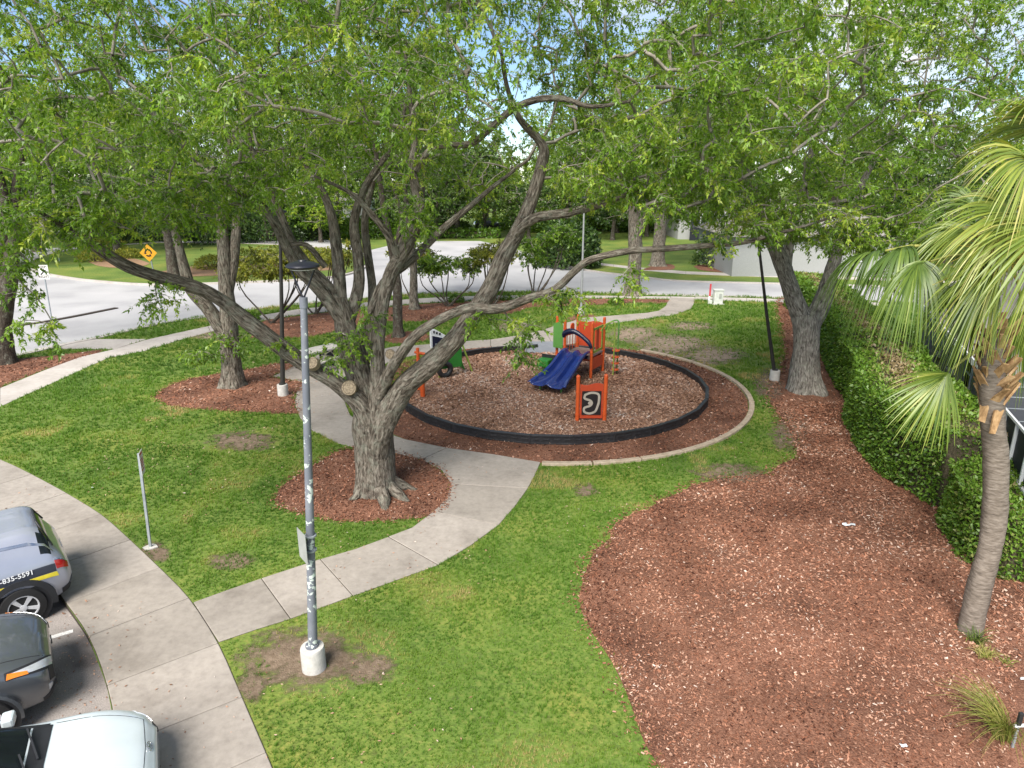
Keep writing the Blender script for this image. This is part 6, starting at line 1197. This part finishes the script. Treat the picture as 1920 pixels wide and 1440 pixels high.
# grey SUV, nose to the sidewalk
hg = math.radians(36); gl_ = place((-7.04, 8.78, -.13), hg, 2.2)
gst = [tuple(r) for r in SUVST]; gst[7] = (1.0,.22,.83,.92,.72,.88,1.02,.74,1.12,1.15); gst[8] = (1.62,.26,.82,.90,.72,.86,.97,.66,1.05,1.09); gst[9] = (2.06,.28,.77,.85,.64,.79,.84,.58,.93,.96); gst[10] = (2.21,.40,.60,.68,.58,.63,.70,.50,.78,.80)
rog = Car('grey_suv', 'dark grey SUV parked nose first at the sidewalk', gst, gl_, hg, paint('grey_paint', (.115, .125, .14)), SGL)
rog.wheels((-1.36, 1.34), .915, .355, False)
for sd_ in (1, -1):
    h_ = rog.patch('headlight', LAMPC, [(8.2, 3.78), (9.93, 4.35), (9.93, 5.15), (8.25, 4.08)], sd_, .010); rog.patch('headlight_surround', CLAD, [(8.1, 3.66), (9.97, 4.1), (9.97, 5.35), (8.1, 4.18)], sd_, .005); rog.patch('turn_signal', LAMPO, [(8.12, 3.72), (8.65, 3.86), (8.62, 4.06), (8.16, 4.08)], sd_, .014, parent=h_)
    rog.patch('hood_seam', CLAD, [(7.0, 5.02), (9.3, 5.0), (9.3, 5.06), (7.0, 5.08)], sd_, .002); rog.patch('bumper_skirt', CLAD, [(8.9, 1.0), (10, 1.0), (10, 2.1), (8.9, 2.0)], sd_, .008); rog.patch('fog_lamp', LAMPC, [(9.25, 2.35), (9.6, 2.35), (9.6, 2.75), (9.3, 2.75)], sd_, .010); rog.patch('grille', CLAD, [(9.5, 3.0), (10, 3.0), (10, 4.6), (9.55, 4.6)], sd_, .008)
    MB().box((.85, sd_*1.02, 1.10), (.16, .22, .16)).build('mirror', rog.pm, rog.root, world=False, bevel=.03)
# white sedan, nose over the sidewalk
hw = math.radians(27); wl = place((-4.43, 6.80, -.13), hw, 2.36)
WST = [(-2.35,.45,.55,.62,.6,.6,.8,.5,.9,.92),(-2.2,.32,.78,.84,.62,.8,.92,.62,1.04,1.06),(-1.6,.22,.82,.89,.66,.85,.98,.66,1.08,1.12),(-.9,.2,.83,.90,.68,.86,.98,.58,1.36,1.41),(0,.2,.83,.90,.68,.86,.96,.56,1.40,1.46),(.45,.2,.83,.90,.68,.86,.94,.57,1.32,1.38),(1.15,.2,.83,.90,.66,.85,.91,.70,.98,1.00),(1.75,.22,.82,.89,.64,.83,.86,.64,.92,.95),(2.18,.26,.74,.80,.58,.72,.74,.52,.81,.835),(2.36,.40,.48,.55,.52,.50,.62,.40,.68,.70)]
sed = Car('white_sedan', 'pale white sedan with its nose over the sidewalk edge', WST, wl, hw, paint('white_paint', (.56, .62, .645), metal=.05, rough=.25), [('side_window', 3, 6, 4, 5, 0, -.35, .1, -.1), ('windscreen', 5, 6, 5, 7, .1, -.15, 0, 0), ('rear_window', 2, 3, 5, 7, .2, -.1, 0, 0)])
sed.wheels((-1.42, 1.40), .905, .33, False)
for sd_ in (1, -1):
    sed.patch('cowl', CLAD, [(5.86, 5.0), (6.15, 5.0), (6.12, 7.0), (5.86, 7.0)], sd_, .006); sed.patch('windscreen_edge', CLAD, [(5.1, 4.92), (6.1, 4.85), (6.1, 5.1), (5.1, 5.1)], sd_, .007)
    sed.patch('hood_seam', CLAD, [(6.2, 4.85), (8.2, 4.95), (8.2, 4.99), (6.2, 4.89)], sd_, .002); sed.patch('hood_seam', CLAD, [(8.17, 4.95), (8.2, 4.95), (8.32, 7.0), (8.29, 7.0)], sd_, .002)
    sed.patch('headlight', LAMPC, [(7.7, 3.7), (8.6, 3.5), (8.65, 4.1), (7.9, 4.3)], sd_, .008); sed.patch('grille', CLAD, [(8.55, 2.6), (9, 2.6), (9, 4.8), (8.75, 4.8)], sd_, .006)
    MB().box((.75, sd_*1.0, 1.0), (.14, .2, .13)).build('mirror', sed.pm, sed.root, world=False, bevel=.03)
wa, wb_ = sed.P(6.02, 6.8, 1, .03), sed.P(5.78, 5.3, 1, .03); MB().bar(wa, wb_, .02, .02).build('wiper', CLAD, sed.root, world=False); MB().bar(sed.P(6.02, 6.0, -1, .03), sed.P(5.75, 6.6, 1, .03), .02, .02).build('wiper', CLAD, sed.root, world=False)
ec = sed.P(8.52, 7, 1, .012); en = Vector((.75, 0, .66)); eu = Vector((0, 1, 0)); ev_ = en.cross(eu)*-1
ring = [ec+eu*.075*math.cos(t)+Vector((-.66, 0, .75))*.038*math.sin(t) for t in np.linspace(0, 2*PI, 21)]; MB().tube(ring, .006, 6, caps=False).build('emblem', CHROME, sed.root, world=False)
for a, b in (((-.035, -.025), (-.02, .028)), ((.02, -.028), (.035, .025)), ((-.03, .0), (.03, .0))): MB().bar(ec+eu*a[0]+Vector((-.66, 0, .75))*a[1], ec+eu*b[0]+Vector((-.66, 0, .75))*b[1], .009, .008).build('emblem_stroke', CHROME, sed.root, world=False)
# far parked car under the trees
g_ = G(916, 436); fc = Car('dark_car', 'dark parked car under trees beyond the roundabout', SUVST, (g_[0], g_[1]+4, 0), 0.2, paint('black_paint', (.02, .02, .022)), SGL); fc.wheels((-1.36, 1.34), .915, .355, False); fc.root['group'] = ''; del fc.root['group']
